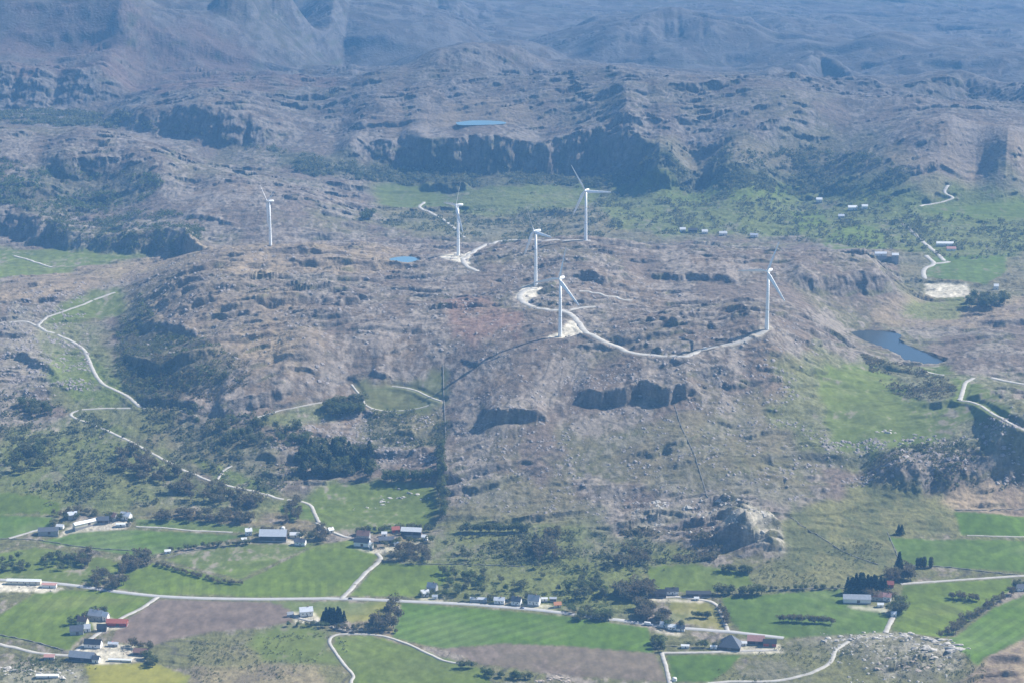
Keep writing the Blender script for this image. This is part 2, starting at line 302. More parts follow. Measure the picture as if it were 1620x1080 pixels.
# (kind, tint, wobble in metres, relief kept, field object label or None, outline)
ZONES = [
 # soft natural covers first
 (OLIVE, 1, 9, .55, None, [(1190,925),(1235,870),(1240,810),(1300,790),(1380,760),(1490,780),(1512,842),(1405,852),(1425,892),(1330,925)]),
 (OLIVE, .6, 12, .6, None, [(700,835),(860,820),(1000,840),(1120,890),(1020,900),(1030,935),(1000,985),(880,965),(660,945),(700,895),(600,880),(660,845)]),
 (OLIVE, .45, 14, .7, None, [(720,790),(780,745),(900,770),(960,830),(830,830),(720,830)]),
 (OLIVE, .4, 14, .7, None, [(880,690),(1180,640),(1300,560),(1300,720),(1260,790),(1100,780),(940,760)]),
 (OLIVE, .55, 10, .8, None, [(0,700),(180,700),(240,760),(250,800),(120,812),(0,780)]),
 (OLIVE, .6, 10, .7, None, [(580,650),(700,650),(700,700),(600,710),(570,690)]),
 (OLIVE, .5, 10, .7, None, [(60,520),(140,470),(230,640),(420,690),(440,760),(360,760),(200,690),(90,640)]),
 (OLIVE, .6, 8, .7, None, [(330,1010),(520,985),(540,1060),(500,1085),(300,1080)]),
 (OLIVE, .6, 6, .7, None, [(1230,1010),(1520,1000),(1560,1050),(1480,1090),(1150,1090)]),
 (OLIVE, .5, 14, .8, None, [(580,270),(960,290),(1260,300),(1620,300),(1620,470),(1430,480),(1420,400),(1250,372),(1000,380),(930,375),(700,380),(600,340)]),
 (OLIVE, .35, 20, .8, None, [(980,260),(1300,200),(1450,260),(1300,330),(1050,300)]),
 (FOREST, .7, 14, 1, None, [(420,240),(640,250),(980,270),(1250,262),(1300,300),(1000,310),(700,296),(480,270)]),
 (FOREST, .5, 12, 1, None, [(60,262),(240,270),(180,330),(60,340),(10,310)]),
 (FOREST, .6, 10, 1, None, [(185,500),(232,470),(262,520),(330,545),(385,578),(300,625),(230,640),(190,590)]),
 (FOREST, .3, 8, 1, None, [(180,700),(300,740),(430,800),(400,812),(300,790),(200,745)]),
 (FOREST, .25, 8, 1, None, [(290,650),(500,690),(580,690),(585,760),(470,770),(300,720)]),
 (PINK, .55, 10, .8, None, [(708,472),(768,470),(830,508),(800,545),(715,538)]),
 (TAN, .7, 12, 1, None, [(395,512),(440,515),(460,548),(420,572),(380,556)]),
 (TAN, .55, 12, 1, None, [(0,450),(200,412),(420,385),(620,395),(640,425),(420,440),(240,435),(60,480),(0,485)]),
 (TAN, .8, 6, .8, None, [(1498,768),(1620,752),(1720,750),(1720,805),(1510,806)]),
 (TAN, .8, 5, 1.0, None, [(1510,1100),(1545,1052),(1590,1026),(1640,1008),(1760,1000),(1760,1120)]),
 (TAN, .5, 10, .8, None, [(1420,470),(1620,470),(1620,510),(1440,520),(1380,500)]),
 (TAN, .4, 20, .8, None, [(1400,240),(1620,220),(1760,240),(1620,300),(1440,300)]),
 (TAN, .5, 14, .8, None, [(640,180),(780,160),(900,190),(800,197),(700,200)]),
 (PINK, .5, 30, 1, None, [(0,20),(200,0),(400,60),(400,110),(540,140),(300,150),(0,100)]),
 (TAN, .35, 8, 1, None, [(230,450),(430,430),(520,570),(430,600),(300,560),(230,520)]),
 (TAN, .5, 4, 1.1, None, [(300,1055),(500,1050),(520,1100),(300,1100)]),
 (PALE, .6, 8, 1, None, [(1000,800),(1120,800),(1130,820),(1010,830)]),
 (PALE, .6, 8, 1.2, None, [(1140,810),(1200,800),(1240,850),(1240,875),(1180,850),(1140,840)]),
 (PALE, .45, 12, 1.2, None, [(20,480),(100,520),(120,600),(40,600),(0,560)]),
 (PALE, .5, 10, 1.2, None, [(1480,690),(1560,665),(1640,690),(1620,720),(1500,715)]),
 (PALE, .7, 5, 1.2, None, [(1290,1005),(1420,1000),(1520,1030),(1500,1060),(1440,1050),(1400,1080),(1380,1030)]),
 (PALE, .5, 4, 1.2, None, [(0,1045),(120,1045),(150,1100),(0,1100)]),
  (GREEN, .6, 20, .7, None, [(960,285),(1260,280),(1450,300),(1620,300),(1620,400),(1440,400),(1250,372),(1060,368),(960,350)]),
 (GREEN, .45, 14, .7, None, [(0,690),(120,660),(230,700),(330,750),(460,790),(440,815),(250,805),(0,785)]),
 (GREEN, .35, 10, .8, None, [(70,500),(150,520),(220,640),(300,650),(240,690),(110,660),(60,560)]),
 (GREEN, .4, 12, .7, None, [(700,838),(900,830),(1120,890),(1020,900),(1000,985),(880,965),(660,945),(660,890)]),
 (GREEN, .38, 24, .8, None, [(1230,560),(1350,560),(1500,590),(1620,600),(1620,700),(1500,700),(1300,740),(1240,660)]),
 (GREEN, .3, 24, .8, None, [(1300,280),(1620,280),(1620,320),(1400,330)]),
 (PALE, .75, 5, 1.2, None, [(1150,815),(1200,800),(1240,850),(1240,872),(1190,852),(1150,838)]),
 # fields
 (GREEN, 1, 1.2, .12, 'grass field in the lower left corner below the main road', [(60,935),(150,931),(250,944),(200,972),(160,985),(128,1008),(108,1028),(30,1010),(-20,1004),(-20,985),(0,970)]),
 (BROWN, 1, 1.2, .12, 'bare brown ploughed field below the main road at left', [(250,947),(455,952),(462,985),(410,992),(330,1000),(262,1012),(240,1022),(175,1014),(186,990),(205,975)]),
 (GREEN, 1.1, 1.5, .12, 'long grass field above the main road, left of the farm lane', [(200,905),(240,890),(300,900),(378,922),(400,912),(500,862),(556,852),(600,878),(542,943),(430,943),(260,940),(165,928)]),
 (GREEN, .8, 1.5, .12, 'light green field with a hedge along its lower edge', [(265,886),(300,870),(370,861),(470,860),(500,860),(400,905),(380,915),(300,895)]),
 (GREEN, 1, 1.5, .12, 'grass field just right of the farm lane', [(604,888),(660,892),(720,896),(700,925),(655,943),(550,943)]),
 (LUSH, 1, 1.2, .1, 'large bright green field below the main road in the centre', [(636,953),(760,962),(900,975),(1026,992),(1034,1032),(900,1022),(800,1018),(700,1026),(620,1008)]),
 (YEL, .8, 3, .12, 'yellowish grass strip below the road', [(430,950),(632,953),(610,975),(560,985),(480,972)]),
 (BROWN, .8, 2, .12, 'bare brown ploughed field below the large green field', [(700,1026),(800,1018),(900,1022),(1036,1034),(1056,1076),(900,1068),(760,1050)]),
 (GREEN, .9, 2.5, .2, 'grass field inside the curve of the track at bottom centre', [(528,1008),(580,1003),(650,1022),(735,1050),(775,1062),(780,1110),(562,1110),(560,1068),(528,1025)]),
 (GREEN, .75, 6, .3, 'rough green pasture left of the curving track', [(400,1000),(470,988),(520,1000),(518,1025),(545,1055),(480,1050),(400,1040)]),
 (LUSH, 1, 1.2, .1, 'small bright green field below the white farm yard', [(1056,1036),(1172,1034),(1155,1056),(1125,1077),(1064,1077)]),
 (YEL, 1, 2, .15, 'yellow green field at the bottom left', [(135,1050),(245,1048),(300,1068),(290,1110),(150,1110)]),
 (GREEN, 1, 3, .15, 'far left grass field under the hillside', [(-30,778),(60,784),(95,795),(92,812),(0,812),(-30,812)]),
 (LUSH, .9, 1.2, .12, 'bright green field left of the grey barn farm', [(-30,815),(90,818),(70,838),(0,852),(-30,852)]),
 (LUSH, .9, 1.2, .12, 'dark green field below the long barn', [(62,856),(120,840),(215,838),(300,842),(390,848),(330,860),(220,880),(170,872),(110,862)]),
 (LUSH, .7, 1.2, .12, 'narrow green field between two farms', [(214,820),(300,822),(420,838),(400,842),(300,838),(216,833)]),
 (GREEN, .8, 3, .2, 'damp green field above the main road at far left', [(-30,880),(60,865),(160,880),(200,895),(160,925),(80,918),(-30,912)]),
 (GREEN, .85, 4, .35, 'green pasture strewn with white rocks', [(470,805),(480,785),(520,765),(600,762),(690,762),(694,812),(660,840),(530,842)]),
 (LUSH, .7, 3, .3, 'small triangular green field beside the hill track', [(440,800),(485,800),(496,822),(450,822)]),
 (GREEN, .7, 4, .4, None, [(296,722),(360,738),(450,782),(430,786),(340,758)]),
 (GREEN, .6, 5, .5, None, [(405,660),(500,640),(560,648),(500,668),(410,672)]),
 (GREEN, .55, 5, .4, 'green hill pasture crossed by a pale path', [(560,604),(640,606),(704,582),(704,640),(640,655),(590,650),(572,630)]),
 (GREEN, .7, 6, .45, 'steep green pasture beside the hill track', [(88,492),(120,470),(185,455),(196,475),(190,500),(130,508),(78,512)]),
 (GREEN, .6, 8, .5, None, [(88,556),(140,560),(200,618),(160,642),(85,605)]),
 (GREEN, .8, 8, .3, 'green valley meadow under the shaded cliff', [(-30,395),(60,394),(140,396),(250,402),(190,412),(70,436),(-30,442)]),
 (GREEN, .7, 8, .4, 'green valley meadow behind the plateau, left of centre', [(592,297),(640,290),(705,306),(720,326),(650,330),(600,322)]),
 (GREEN, .6, 10, .5, None, [(724,302),(850,294),(940,296),(935,325),(760,342),(715,332)]),
 (GREEN, .6, 8, .5, None, [(1040,312),(1200,300),(1290,306),(1200,318),(1080,320)]),
 (GREEN, .75, 8, .4, 'wide sloping green pasture below the lake', [(1290,586),(1380,578),(1440,622),(1500,635),(1520,592),(1600,655),(1520,668),(1480,702),(1330,716),(1302,650)]),
 (GREEN, .8, 3, .2, 'distant green field, smallest of the valley fields', [(1250,335),(1300,332),(1312,358),(1262,366)]),
 (GREEN, .8, 3, .2, 'distant green field in the valley beyond the turbines', [(1300,385),(1342,352),(1400,366),(1402,396),(1320,396)]),
 (LUSH, .8, 3, .2, 'bright distant field above the gravel yard', [(1476,408),(1592,405),(1590,432),(1560,450),(1464,440)]),
 (GREEN, .8, 4, .2, 'distant green field at the right edge', [(1450,326),(1640,318),(1640,346),(1500,346)]),
 (GREEN, .6, 6, .3, None, [(1430,482),(1520,470),(1532,490),(1500,505),(1430,502)]),
 (GREEN, .8, 4, .3, None, [(1450,582),(1495,576),(1510,590),(1480,596)]),
 (LUSH, 1, 1.2, .1, 'lush green field under the tan slope at the right edge', [(1510,808),(1720,805),(1720,846),(1520,843)]),
 (LUSH, .9, 1.2, .1, 'long bright green field right of the two small spruces', [(1406,850),(1720,850),(1720,908),(1560,900),(1430,892),(1418,870)]),
 (GREEN, 1, 1.2, .1, 'green field with a hedge island right of the farm', [(1430,925),(1600,914),(1604,930),(1560,960),(1490,1008),(1412,996)]),
 (LUSH, 1, 1.2, .1, 'green field in the lower right beyond the tree line', [(1500,1010),(1570,962),(1640,932),(1760,930),(1760,990),(1640,1000),(1600,1018),(1545,1050),(1520,1030)]),
 (LUSH, .9, 1.2, .1, 'green field with a thin hedge below the farm buildings', [(1142,945),(1200,940),(1330,932),(1345,955),(1400,962),(1410,985),(1398,1000),(1250,1008),(1180,1005),(1152,975)]),
 (GREEN, .9, 2, .15, 'small green field above the black farm roofs', [(1022,896),(1100,892),(1180,906),(1192,926),(1100,936),(1034,934)]),
 (YEL, .6, 2, .15, 'small paddock between road and farm lane', [(1060,948),(1120,952),(1140,980),(1142,994),(1060,982)]),
 (GRAVEL, .9, 2, .2, None, [(-30,920),(60,923),(102,930),(85,936),(-30,934)]),
 (GRAVEL, .8, 2, .2, None, [(1464,449),(1530,450),(1536,470),(1463,469)]),
 (GRAVEL, 1, 1.5, .1, None, [(862,536),(885,525),(904,509),(926,518),(922,530),(895,538)]),
 (GRAVEL, 1, 1.5, .1, None, [(826,451),(862,451),(852,464),(834,478),(816,471)]),
 (GRAVEL, 1, 1.5, .1, None, [(696,409),(720,402),(746,402),(744,415),(722,414)]),
 (GRAVEL, .6, 3, .4, None, [(1140,548),(1195,522),(1226,519),(1205,536),(1150,551)]),
 (GRAVEL, .8, 1, .2, None, [(122,1030),(140,1015),(210,1020),(230,1045),(160,1050),(120,1042)]),
 (GRAVEL, .7, 1, .2, None, [(140,968),(165,972),(200,985),(195,992),(150,1000)]),
 (GRAVEL, .7, 1, .2, None, [(120,822),(160,818),(205,826),(200,836),(110,842),(90,850)]),
 (GRAVEL, .6, 1, .2, None, [(1140,1024),(1235,1018),(1240,1032),(1140,1032)]),
 (GRAVEL, .6, 1, .2, None, [(455,968),(495,966),(512,984),(470,986)]),
 (GRAVEL, .6, 1, .2, None, [(560,866),(590,870),(625,862),(680,856),(640,866),(600,876),(575,872)]),
 (GRAVEL, .5, 1, .2, None, [(740,953),(800,956),(870,955),(880,963),(840,964),(740,956)]),
 (GRAVEL, .5, 1, .2, None, [(664,944),(700,946),(700,951),(664,950)]),
 (GRAVEL, .6, 1, .2, None, [(1028,946),(1120,948),(1110,953),(1030,950)]),
 (GRAVEL, .6, 1, .2, None, [(1340,957),(1400,960),(1415,972),(1395,968),(1345,961)]),
 (GRAVEL, .6, 1, .2, None, [(1040,994),(1085,1002),(1075,1006),(1036,998)]),
 (GRAVEL, .6, 1, .2, None, [(450,850),(480,848),(482,862),(455,862)]),
]
LAKES = [('lake', 'dark blue lake under the brown slope, right of the last turbine', -61.5, [(1343,526),(1365,523),(1400,524),(1425,530),(1424,540),(1450,552),(1490,568),(1496,576),(1462,579),(1430,570),(1400,552),(1372,540)]),
 ('lake', 'small pond on the heath left of the turbines', -7, [(616,409),(640,406),(660,409),(664,419),(640,422),(620,418)]),
 ('lake', 'mountain lake on top of the cliff', None, [(722,194),(750,191),(790,192),(798,196),(760,198),(728,198)])]

ROUGH = np.ones(X.shape, dtype=np.float32)
COVER = []
ZID = np.zeros(X.shape, dtype=np.int32); FIELD_NAMES = {}
for n, (kind, tint, wob, rough, lab, pts) in enumerate(ZONES):
    P = ground_poly(catmull(pts + [pts[0]], 3)[:-1] if wob > 4 else pts)
    m, sl = inside(P, wob, 100 + n)
    if sl is None: continue
    if lab:
        ZID[sl][m > .5] = n + 1; FIELD_NAMES[n + 1] = (kind, lab)
    rr = blur(m, max(2, 5 * Q)); ROUGH[sl] = ROUGH[sl] * (1 - rr) + rough * rr
    COVER.append((kind, tint, blur(m, 1 if wob < 4 else max(1, 3 * Q)), sl, n))
# ------------------------------------------------------------------ rock relief on top of the base
farw = sstep(3800, 5200, Y).astype(np.float32)
hillw = sstep(-118, -96, Z).astype(np.float32)
amp = ROUGH * (0.22 + 0.78 * np.maximum(hillw, farw))
xw = X + 30 * perlin(X / 180, Y / 260, 1); yw = Y + 60 * perlin(X / 220, Y / 300, 2)
mod = np.clip(0.75 + 0.8 * fbm(X, Y, 420, 2, 5), 0.12, 1.7)
Z = Z + amp * (5.5 + 10 * farw) * fbm(X, Y, 330, 2, 8, ax=1.3)
Z = Z + amp * mod * (3.0 + 4.5 * farw) * (ridged(xw, yw, 150, 3, 12, .5, 1.7) - .8)
Z = Z + farw * ROUGH * 10 * (ridged(X, Y, 520, 4, 90, .55, 1.3) - .8) * sstep(-30, 60, Z)
ff = sstep(4600, 5600, Y).astype(np.float32)      # fine relief is below the sheet's resolution there
def strata(lam, h, wr, seed, tilt, front=.12):
    ph = (Y + tilt * X + wr * perlin(X / (lam * 5), Y / (lam * 4), seed) + wr * .45 * perlin(X / (lam * 1.6), Y / (lam * 1.6), seed + 1) + wr * .18 * perlin(X / (lam * .5), Y / (lam * .5), seed + 2)) / lam
    fr = ph - np.floor(ph)
    saw = np.where(fr < front, sstep(0, front, fr), 1 - (fr - front) / (1 - front))
    e = np.clip(1.5 * perlin(X / (lam * 2.2), Y / (lam * 1.1), seed + 3) + .22 + .5 * perlin(X / (lam * .7), Y / (lam * .5), seed + 4), 0, 1.3)
    return h * e * (saw - .5)
Z = Z + amp * mod * (strata(95, 13, 60, 20, -.2) + strata(42, 9.5, 30, 30, -.42, .11) + (1 - ff) * strata(19, 4.6, 16, 40, -.1, .18) + (1 - ff) * (1 - .6 * farw) * strata(9, 1.2, 10, 50, -.4, .3))
Z = Z + amp * farw * strata(240, 17, 160, 60, -.1, .16)
Z = Z + amp * (1 - .8 * ff) * (1.5 * fbm(X, Y * .6, 26, 4, 77, .55, 1.3) + 1.3 * mod * np.abs(perlin(X / 11, Y / 9, 83)))
Z = Z + (1 - amp) * .5 * fbm(X, Y, 120, 2, 85)

# roads: flatten the ground under every road (road surface itself is a strip, see below)
ROADS = [
 # name, label, width m, points
 ('main_road', 'long pale valley road running across the whole picture', 6.5, [(-60,914),(17,917),(100,923),(150,930),(250,942),(380,946.5),(540,946),(640,950),(760,956),(880,967),(1000,983),(1060,991),(1150,998),(1240,1008)]),
 ('farm_road', 'pale lane from the main road past the lower left farms', 4.5, [(250,943),(222,962),(195,975),(168,992),(140,1012),(112,1036)]),
 ('farm_road', 'grey lane at the lower left edge', 5, [(-60,1008),(0,1018),(60,1032),(112,1036)]),
 ('farm_road', 'straight pale lane from the main road up to the central farm', 5, [(540,946),(556,930),(575,908),(602,884),(596,874)]),
 ('gravel_track', 'narrow track climbing the hillside in hairpins on the left', 4.2, [(505,826),(498,812),(490,797),(465,791),(440,787),(400,776),(350,765),(300,747),(260,727),(220,705),(190,690),(150,672),(120,661),(111,655),(125,648),(150,646),(180,645.5),(222,645),(245,645)]),
 ('gravel_track', 'winding upper track through the steep left pasture', 5, [(222,644),(200,625),(165,608),(150,590),(140,568),(130,550),(95,531),(62,518),(66,508),(82,499),(120,486),(150,474),(182,462)]),
 ('gravel_track', 'short rocky branch track at the far left', 4, [(62,518),(40,508),(14,510)]),
 ('gravel_track', 'faint end of the hairpin track behind the trees', 3, [(245,645),(285,648),(314,659)]),
 ('farm_road', 'thin lane right of the twin farm houses', 3, [(215,832),(260,834),(300,838),(368,841)]),
 ('farm_road', 'pale drive of the left farm', 4, [(14,851),(40,843),(62,837),(90,835)]),
 ('turbine_road', 'curved gravel road linking the two upper turbines', 7, [(699,408),(725,409),(738,406),(750,397),(768,388),(790,382),(812,379.5),(850,380),(900,380),(934,380.5)]),
 ('turbine_road', 'short gravel bend below the second turbine', 7, [(732,409),(735,417),(742,423),(756,429)]),
 ('turbine_road', 'winding gravel road through the middle of the wind farm', 8, [(850,456),(835,457),(822,468),(828,478),(842,485),(858,488.5),(875,490.5),(896,493),(908,502),(917,511),(922,521),(935,529),(952,537),(978,549),(1000,557.5),(1045,562.5),(1084,562.5),(1110,553),(1140,546),(1170,541),(1195,530),(1212,522)]),
 ('turbine_road', 'pale spur road branching right of the fifth turbine', 6, [(875,490.5),(893,491),(910,488.5),(925,486),(942,485)]),
 ('turbine_road', 'gravel bench road right of the centre turbine', 5, [(916,460),(935,462),(956,466.5),(980,472),(1000,476)]),
 ('gravel_track', 'straight track in the valley behind the second turbine', 6, [(671,320),(664,328),(680,336),(700,347),(720,362),(735,376)]),
 ('gravel_track', 'looping farm track at the bottom centre', 3.2, [(562,1100),(555,1078),(560,1068),(546,1052),(530,1030),(521,1015),(525,1006),(540,1002),(590,1003),(620,1009),(650,1020),(680,1034),(705,1045),(736,1049)]),
 ('farm_road', 'lane from the black roofed farm down to the main road', 4, [(1152,998),(1143,975),(1135,958),(1125,950),(1100,947),(1074,943),(1052,944)]),
 ('farm_road', 'pale yard road in front of the dark pyramid roof', 4, [(1045,1032),(1100,1031),(1170,1029),(1230,1027)]),
 ('farm_road', 'short brown lane beside the lower ploughed field', 4, [(1047,1032),(1054,1055),(1060,1082)]),
 ('gravel_track', 'gravel track curving through the rocks at the lower right', 4, [(1120,1080),(1160,1077),(1215,1077),(1260,1070),(1295,1058),(1312,1048),(1318,1038),(1322,1027),(1342,1014)]),
 ('farm_road', 'short white drive below the dark garden trees', 5, [(1401,1000),(1406,988),(1413,975)]),
 ('farm_road', 'pale straight road leading right from the tree farm', 4, [(1425,923),(1480,919),(1540,915),(1600,911),(1660,907)]),
 ('gravel_track', 'thin white track across the long right field', 2, [(1530,846),(1580,847.5),(1640,848)]),
 ('gravel_track', 'bent white track above the green right pasture', 5, [(1517,633),(1522,622),(1527,606),(1540,597)]),
 ('gravel_track', 'track descending along the right edge', 4.5, [(1517,633),(1545,638),(1575,656),(1600,668),(1640,690)]),
 ('gravel_track', 'pale road at the right edge below the lake', 6, [(1568,597),(1590,602),(1640,611)]),
 ('gravel_track', 'short track below the lake', 4, [(1456,584),(1475,590),(1494,593)]),
 ('gravel_track', 'distant straight road descending to the gravel yard', 7, [(1428,354),(1445,368),(1462,384),(1480,399),(1494,413)]),
 ('gravel_track', 'distant white road with sharp bends above the gravel yard', 7, [(1465,404),(1477,417),(1463,425),(1461,434),(1466,443)]),
 ('gravel_track', 'distant white spur above the bright field', 7, [(1477,417),(1490,416),(1502,414)]),
 ('gravel_track', 'distant zigzag track at the far right', 6, [(1500,292),(1494,305),(1508,313),(1490,320),(1455,326)]),
 ('gravel_track', 'faint track in the valley at far left', 5, [(22,405),(45,411),(65,418),(82,423)]),
 ('footpath', 'pale footpath looping round the hill pasture', 3, [(556,605),(562,616),(574,630),(577,640),(600,649),(630,650),(665,645),(698,634)]),
 ('footpath', 'pale straight edge of the footpath on the hill pasture', 3, [(698,634),(680,628),(655,616),(620,610)]),
 ('gravel_track', 'track along the narrow field above the rocks', 2.5, [(405,660),(440,650),(480,641),(510,636)]),
 ('farm_road', 'pale drive of the white house beside the spruces', 4, [(462,972),(480,979),(512,984)]),
 ('farm_road', 'pale gravel path right of the spruces', 3.5, [(522,990),(545,996),(575,995)]),
 ('gravel_track', 'short rocky path climbing from the hill track', 3, [(344,758),(352,745),(366,736)]),
 ('farm_road', 'pale drive to the round yard by the rape strip', 4, [(500,826),(520,838),(545,848),(556,850)]),
]
Z1 = Z.copy()
ROADPTS = []
for name, lab, w, pts in ROADS:
    pp = [hit(px, py, Z1) for px, py in catmull(pts, 5)]
    P = np.array(pp)
    d = np.concatenate([[0], np.cumsum(np.hypot(*np.diff(P[:, :2], axis=0).T))])
    keep = [0]
    for i in range(1, len(P)):
        if d[i] - d[keep[-1]] > 1.0: keep.append(i)
    P = P[keep]; d = d[keep]
    n = max(4, int(d[-1] / 4)); t = np.linspace(0, d[-1], n)
    P = np.stack([np.interp(t, d, P[:, k]) for k in range(3)], 1)
    k = 13; ker = np.hanning(k + 2)[1:-1]; ker /= ker.sum()
    if n > k:
        P[:, 2] = np.convolve(np.pad(P[:, 2], k // 2, mode='edge'), ker, 'valid')
        k2 = np.array([1, 2, 1]) / 4
        for c in (0, 1): P[1:-1, c] = np.convolve(P[:, c], k2, 'valid')
    ROADPTS.append((name, lab, w, P))
for name, lab, w, P in ROADPTS:                     # cut and fill
    nseg = max(1, len(P) // 12)
    for s0 in range(0, len(P) - 1, 12):
        Q4 = P[s0:s0 + 13]
        x0, y0 = Q4[:, :2].min(0) - 14; x1, y1 = Q4[:, :2].max(0) + 14
        jv = np.where((vax > y0) & (vax < y1))[0]
        cu = [x0 / y0, x0 / y1, x1 / y0, x1 / y1]; ju = np.where((uax > min(cu)) & (uax < max(cu)))[0]
        if len(jv) == 0 or len(ju) == 0: continue
        sl = (slice(jv[0], jv[-1] + 1), slice(ju[0], ju[-1] + 1)); xs = X[sl]; ys = Y[sl]
        best = np.full(xs.shape, 1e9); zz = np.zeros(xs.shape)
        for i in range(len(Q4) - 1):
            a = Q4[i]; b = Q4[i + 1]; L2 = (b[0] - a[0]) ** 2 + (b[1] - a[1]) ** 2 + 1e-9
            t = np.clip(((xs - a[0]) * (b[0] - a[0]) + (ys - a[1]) * (b[1] - a[1])) / L2, 0, 1)
            d = np.hypot(xs - a[0] - t * (b[0] - a[0]), ys - a[1] - t * (b[1] - a[1]))
            m = d < best; best[m] = d[m]; zz[m] = (a[2] + t * (b[2] - a[2]))[m]
        g = 1 - sstep(w / 2 + 2.5, w / 2 + 9, best)
        Z[sl] = Z[sl] * (1 - g) + (zz - .35) * g
LP = []
for (nm, lab, zl, pts) in LAKES:
    if zl is None: zl = float(np.mean([hit(px, py, Z)[2] for px, py in pts])) + 3
    Pl = np.array([atz(px, py, zl)[:2] for px, py in catmull(pts + [pts[0]], 4)[:-1]])
    m, sl = inside(Pl, 0); m = blur(m, 1)
    far_ = m > .02
    near = blur((m > .3).astype(np.float32), max(2, 5 * Q))
    Z[sl] = np.where(m > .4, zl - 2, Z[sl] * (1 - near) + np.maximum(zl + .6, np.minimum(Z[sl], zl + 5)) * near)
    # nothing in front may stand higher than the sight line over the near shore
    LP.append((nm, lab, zl, Pl, m, sl))

# ------------------------------------------------------------------ what covers the ground
dzy, dzx = np.gradient(Z)
sy = dzy / np.gradient(Y, axis=0); sx = (dzx / np.gradient(X, axis=1))
slope = np.hypot(sx, sy).astype(np.float32)
n1 = fbm(X, Y, 260, 4, 201, .6, 1.5); n2 = fbm(X, Y * .6, 60, 4, 210, .6, 1.2); n3 = fbm(X, Y * .5, 10, 3, 220, .65, 1.1) * (1 - .85 * ff) + ff * .8 * fbm(X, Y * .7, 50, 2, 222)
conv = Z - upsample(np.stack([Z[j][iu] for j in iv]))     # rises above its surroundings
def col(*c): return np.array(c, dtype=np.float32)
HEATH, HEATH2, GRASSY, ROCK, DARKR = col(.152,.122,.106), col(.092,.078,.070), col(.115,.120,.056), col(.235,.205,.192), col(.105,.098,.098)
def mix(a, b, t): return a + (b - a) * t[..., None]
A = mix(HEATH, HEATH2, sstep(-.5, .6, n1 * .5 + n2 * .6))
A = mix(A, GRASSY, sstep(.0, .8, -n1 * .7 + .55 * n2 + .15) * (0.75 - .25 * farw) * (1 - .35 * sstep(-60, 0, Z)))
A = mix(A, mix(col(.115, .125, .050), col(.135, .125, .070), sstep(-.3, .5, n2)), (1 - sstep(-112, -98, Z)) * .85)
A = mix(A, col(.215, .165, .125), sstep(.15, .7, n1) * .55)
rk = sstep(.14, .58, n2 * .75 + n3 * .42 + .12 * np.clip(conv, -2, 4) + .25 * np.clip(slope, 0, 1) + .14 + .15 * n1)
A = mix(A, ROCK, rk * .8)
ck = (1 - sstep(.03, .09, np.abs(perlin(xw / 30 + yw * .012, yw * .5 / 30 - xw * .008, 501)))) * sstep(-.1, .4, n2) + (1 - sstep(.03, .1, np.abs(perlin(xw / 60 + yw * .008, yw * .6 / 24 - xw * .012, 502)))) * sstep(-.2, .3, -n2)
A = mix(A, DARKR * .6, np.clip(ck, 0, 1) * .55 * (1 - ff))
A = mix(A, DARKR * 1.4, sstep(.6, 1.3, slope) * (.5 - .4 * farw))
lab_of = lambda n: ZONES[n][4]
FINE = 1 + (.16 - .14 * farw[..., None]) * n3[..., None]
for kind, tint, m, sl, n in COVER:
    a = A[sl]; q1 = n1[sl]; q2 = n2[sl]; q3 = n3[sl]
    wv = fbm(X[sl], Y[sl], 90, 3, 300 + n, .5, 2.0)
    if kind in (GREEN, LUSH):
        base = (col(.098, .142, .022) if kind == GREEN else col(.072, .128, .016)) * (1 + .16 * wv + .08 * q3)[..., None]
        base = mix(base, col(.13, .15, .05), sstep(.2, 1.0, wv + .3 * q2) * .5)
        if kind == LUSH: base = mix(base, col(.085, .150, .04), sstep(0, .8, wv) * .5)
        if tint >= .8 and lab_of(n):
            an = (n * 1.7) % 3.1; sp = X[sl] * math.cos(an) + Y[sl] * math.sin(an) * .8 + 2 * q1
            base = base * (1 + .10 * np.sign(np.sin(sp / (2.2 + n % 3))) * sstep(-.4, .4, wv) + .05 * np.sin(sp / 17))[..., None]
        t = min(tint, 1.0) if tint > .72 else tint
        if tint < .86: t = t * np.clip(1.25 - sstep(.1, .8, q2 * .6 + q3 * .5) * 1.1, 0, 1.0)
        m = m * t
    elif kind == BROWN:
        base = col(.150, .118, .103) * (1 + .18 * wv + .08 * q3)[..., None]
        base = mix(base, col(.20, .17, .13), sstep(.3, .9, wv) * .5); m = m * tint
    elif kind == OLIVE:
        base = mix(col(.150, .150, .070), col(.095, .105, .048), sstep(-.3, .5, q2 + .4 * q3)); m = m * tint
    elif kind == TAN:
        base = mix(col(.30, .24, .175), col(.17, .13, .10), sstep(-.2, .6, q2 + .5 * q3)); m = m * tint
    elif kind == PINK:
        base = mix(col(.22, .135, .115), col(.15, .11, .09), sstep(-.1, .7, q2)); m = m * tint
    elif kind == YEL:
        base = mix(col(.22, .215, .045), col(.11, .15, .04), sstep(-.4, .4, wv)); m = m * tint
    elif kind == FOREST:
        base = mix(col(.045, .055, .030), col(.085, .090, .045), sstep(-.4, .5, q3 + .4 * q2)); m = m * tint
    elif kind == PALE:
        base = mix(col(.34, .32, .285), col(.14, .135, .09), sstep(-.25, .25, q3 * .8 + q2 * .5 - .1)); m = m * tint
    elif kind == GRAVEL:
        base = col(.52, .49, .44) * (1 + .15 * q3)[..., None]; m = m * tint
    A[sl] = mix(a, base.astype(np.float32), m)
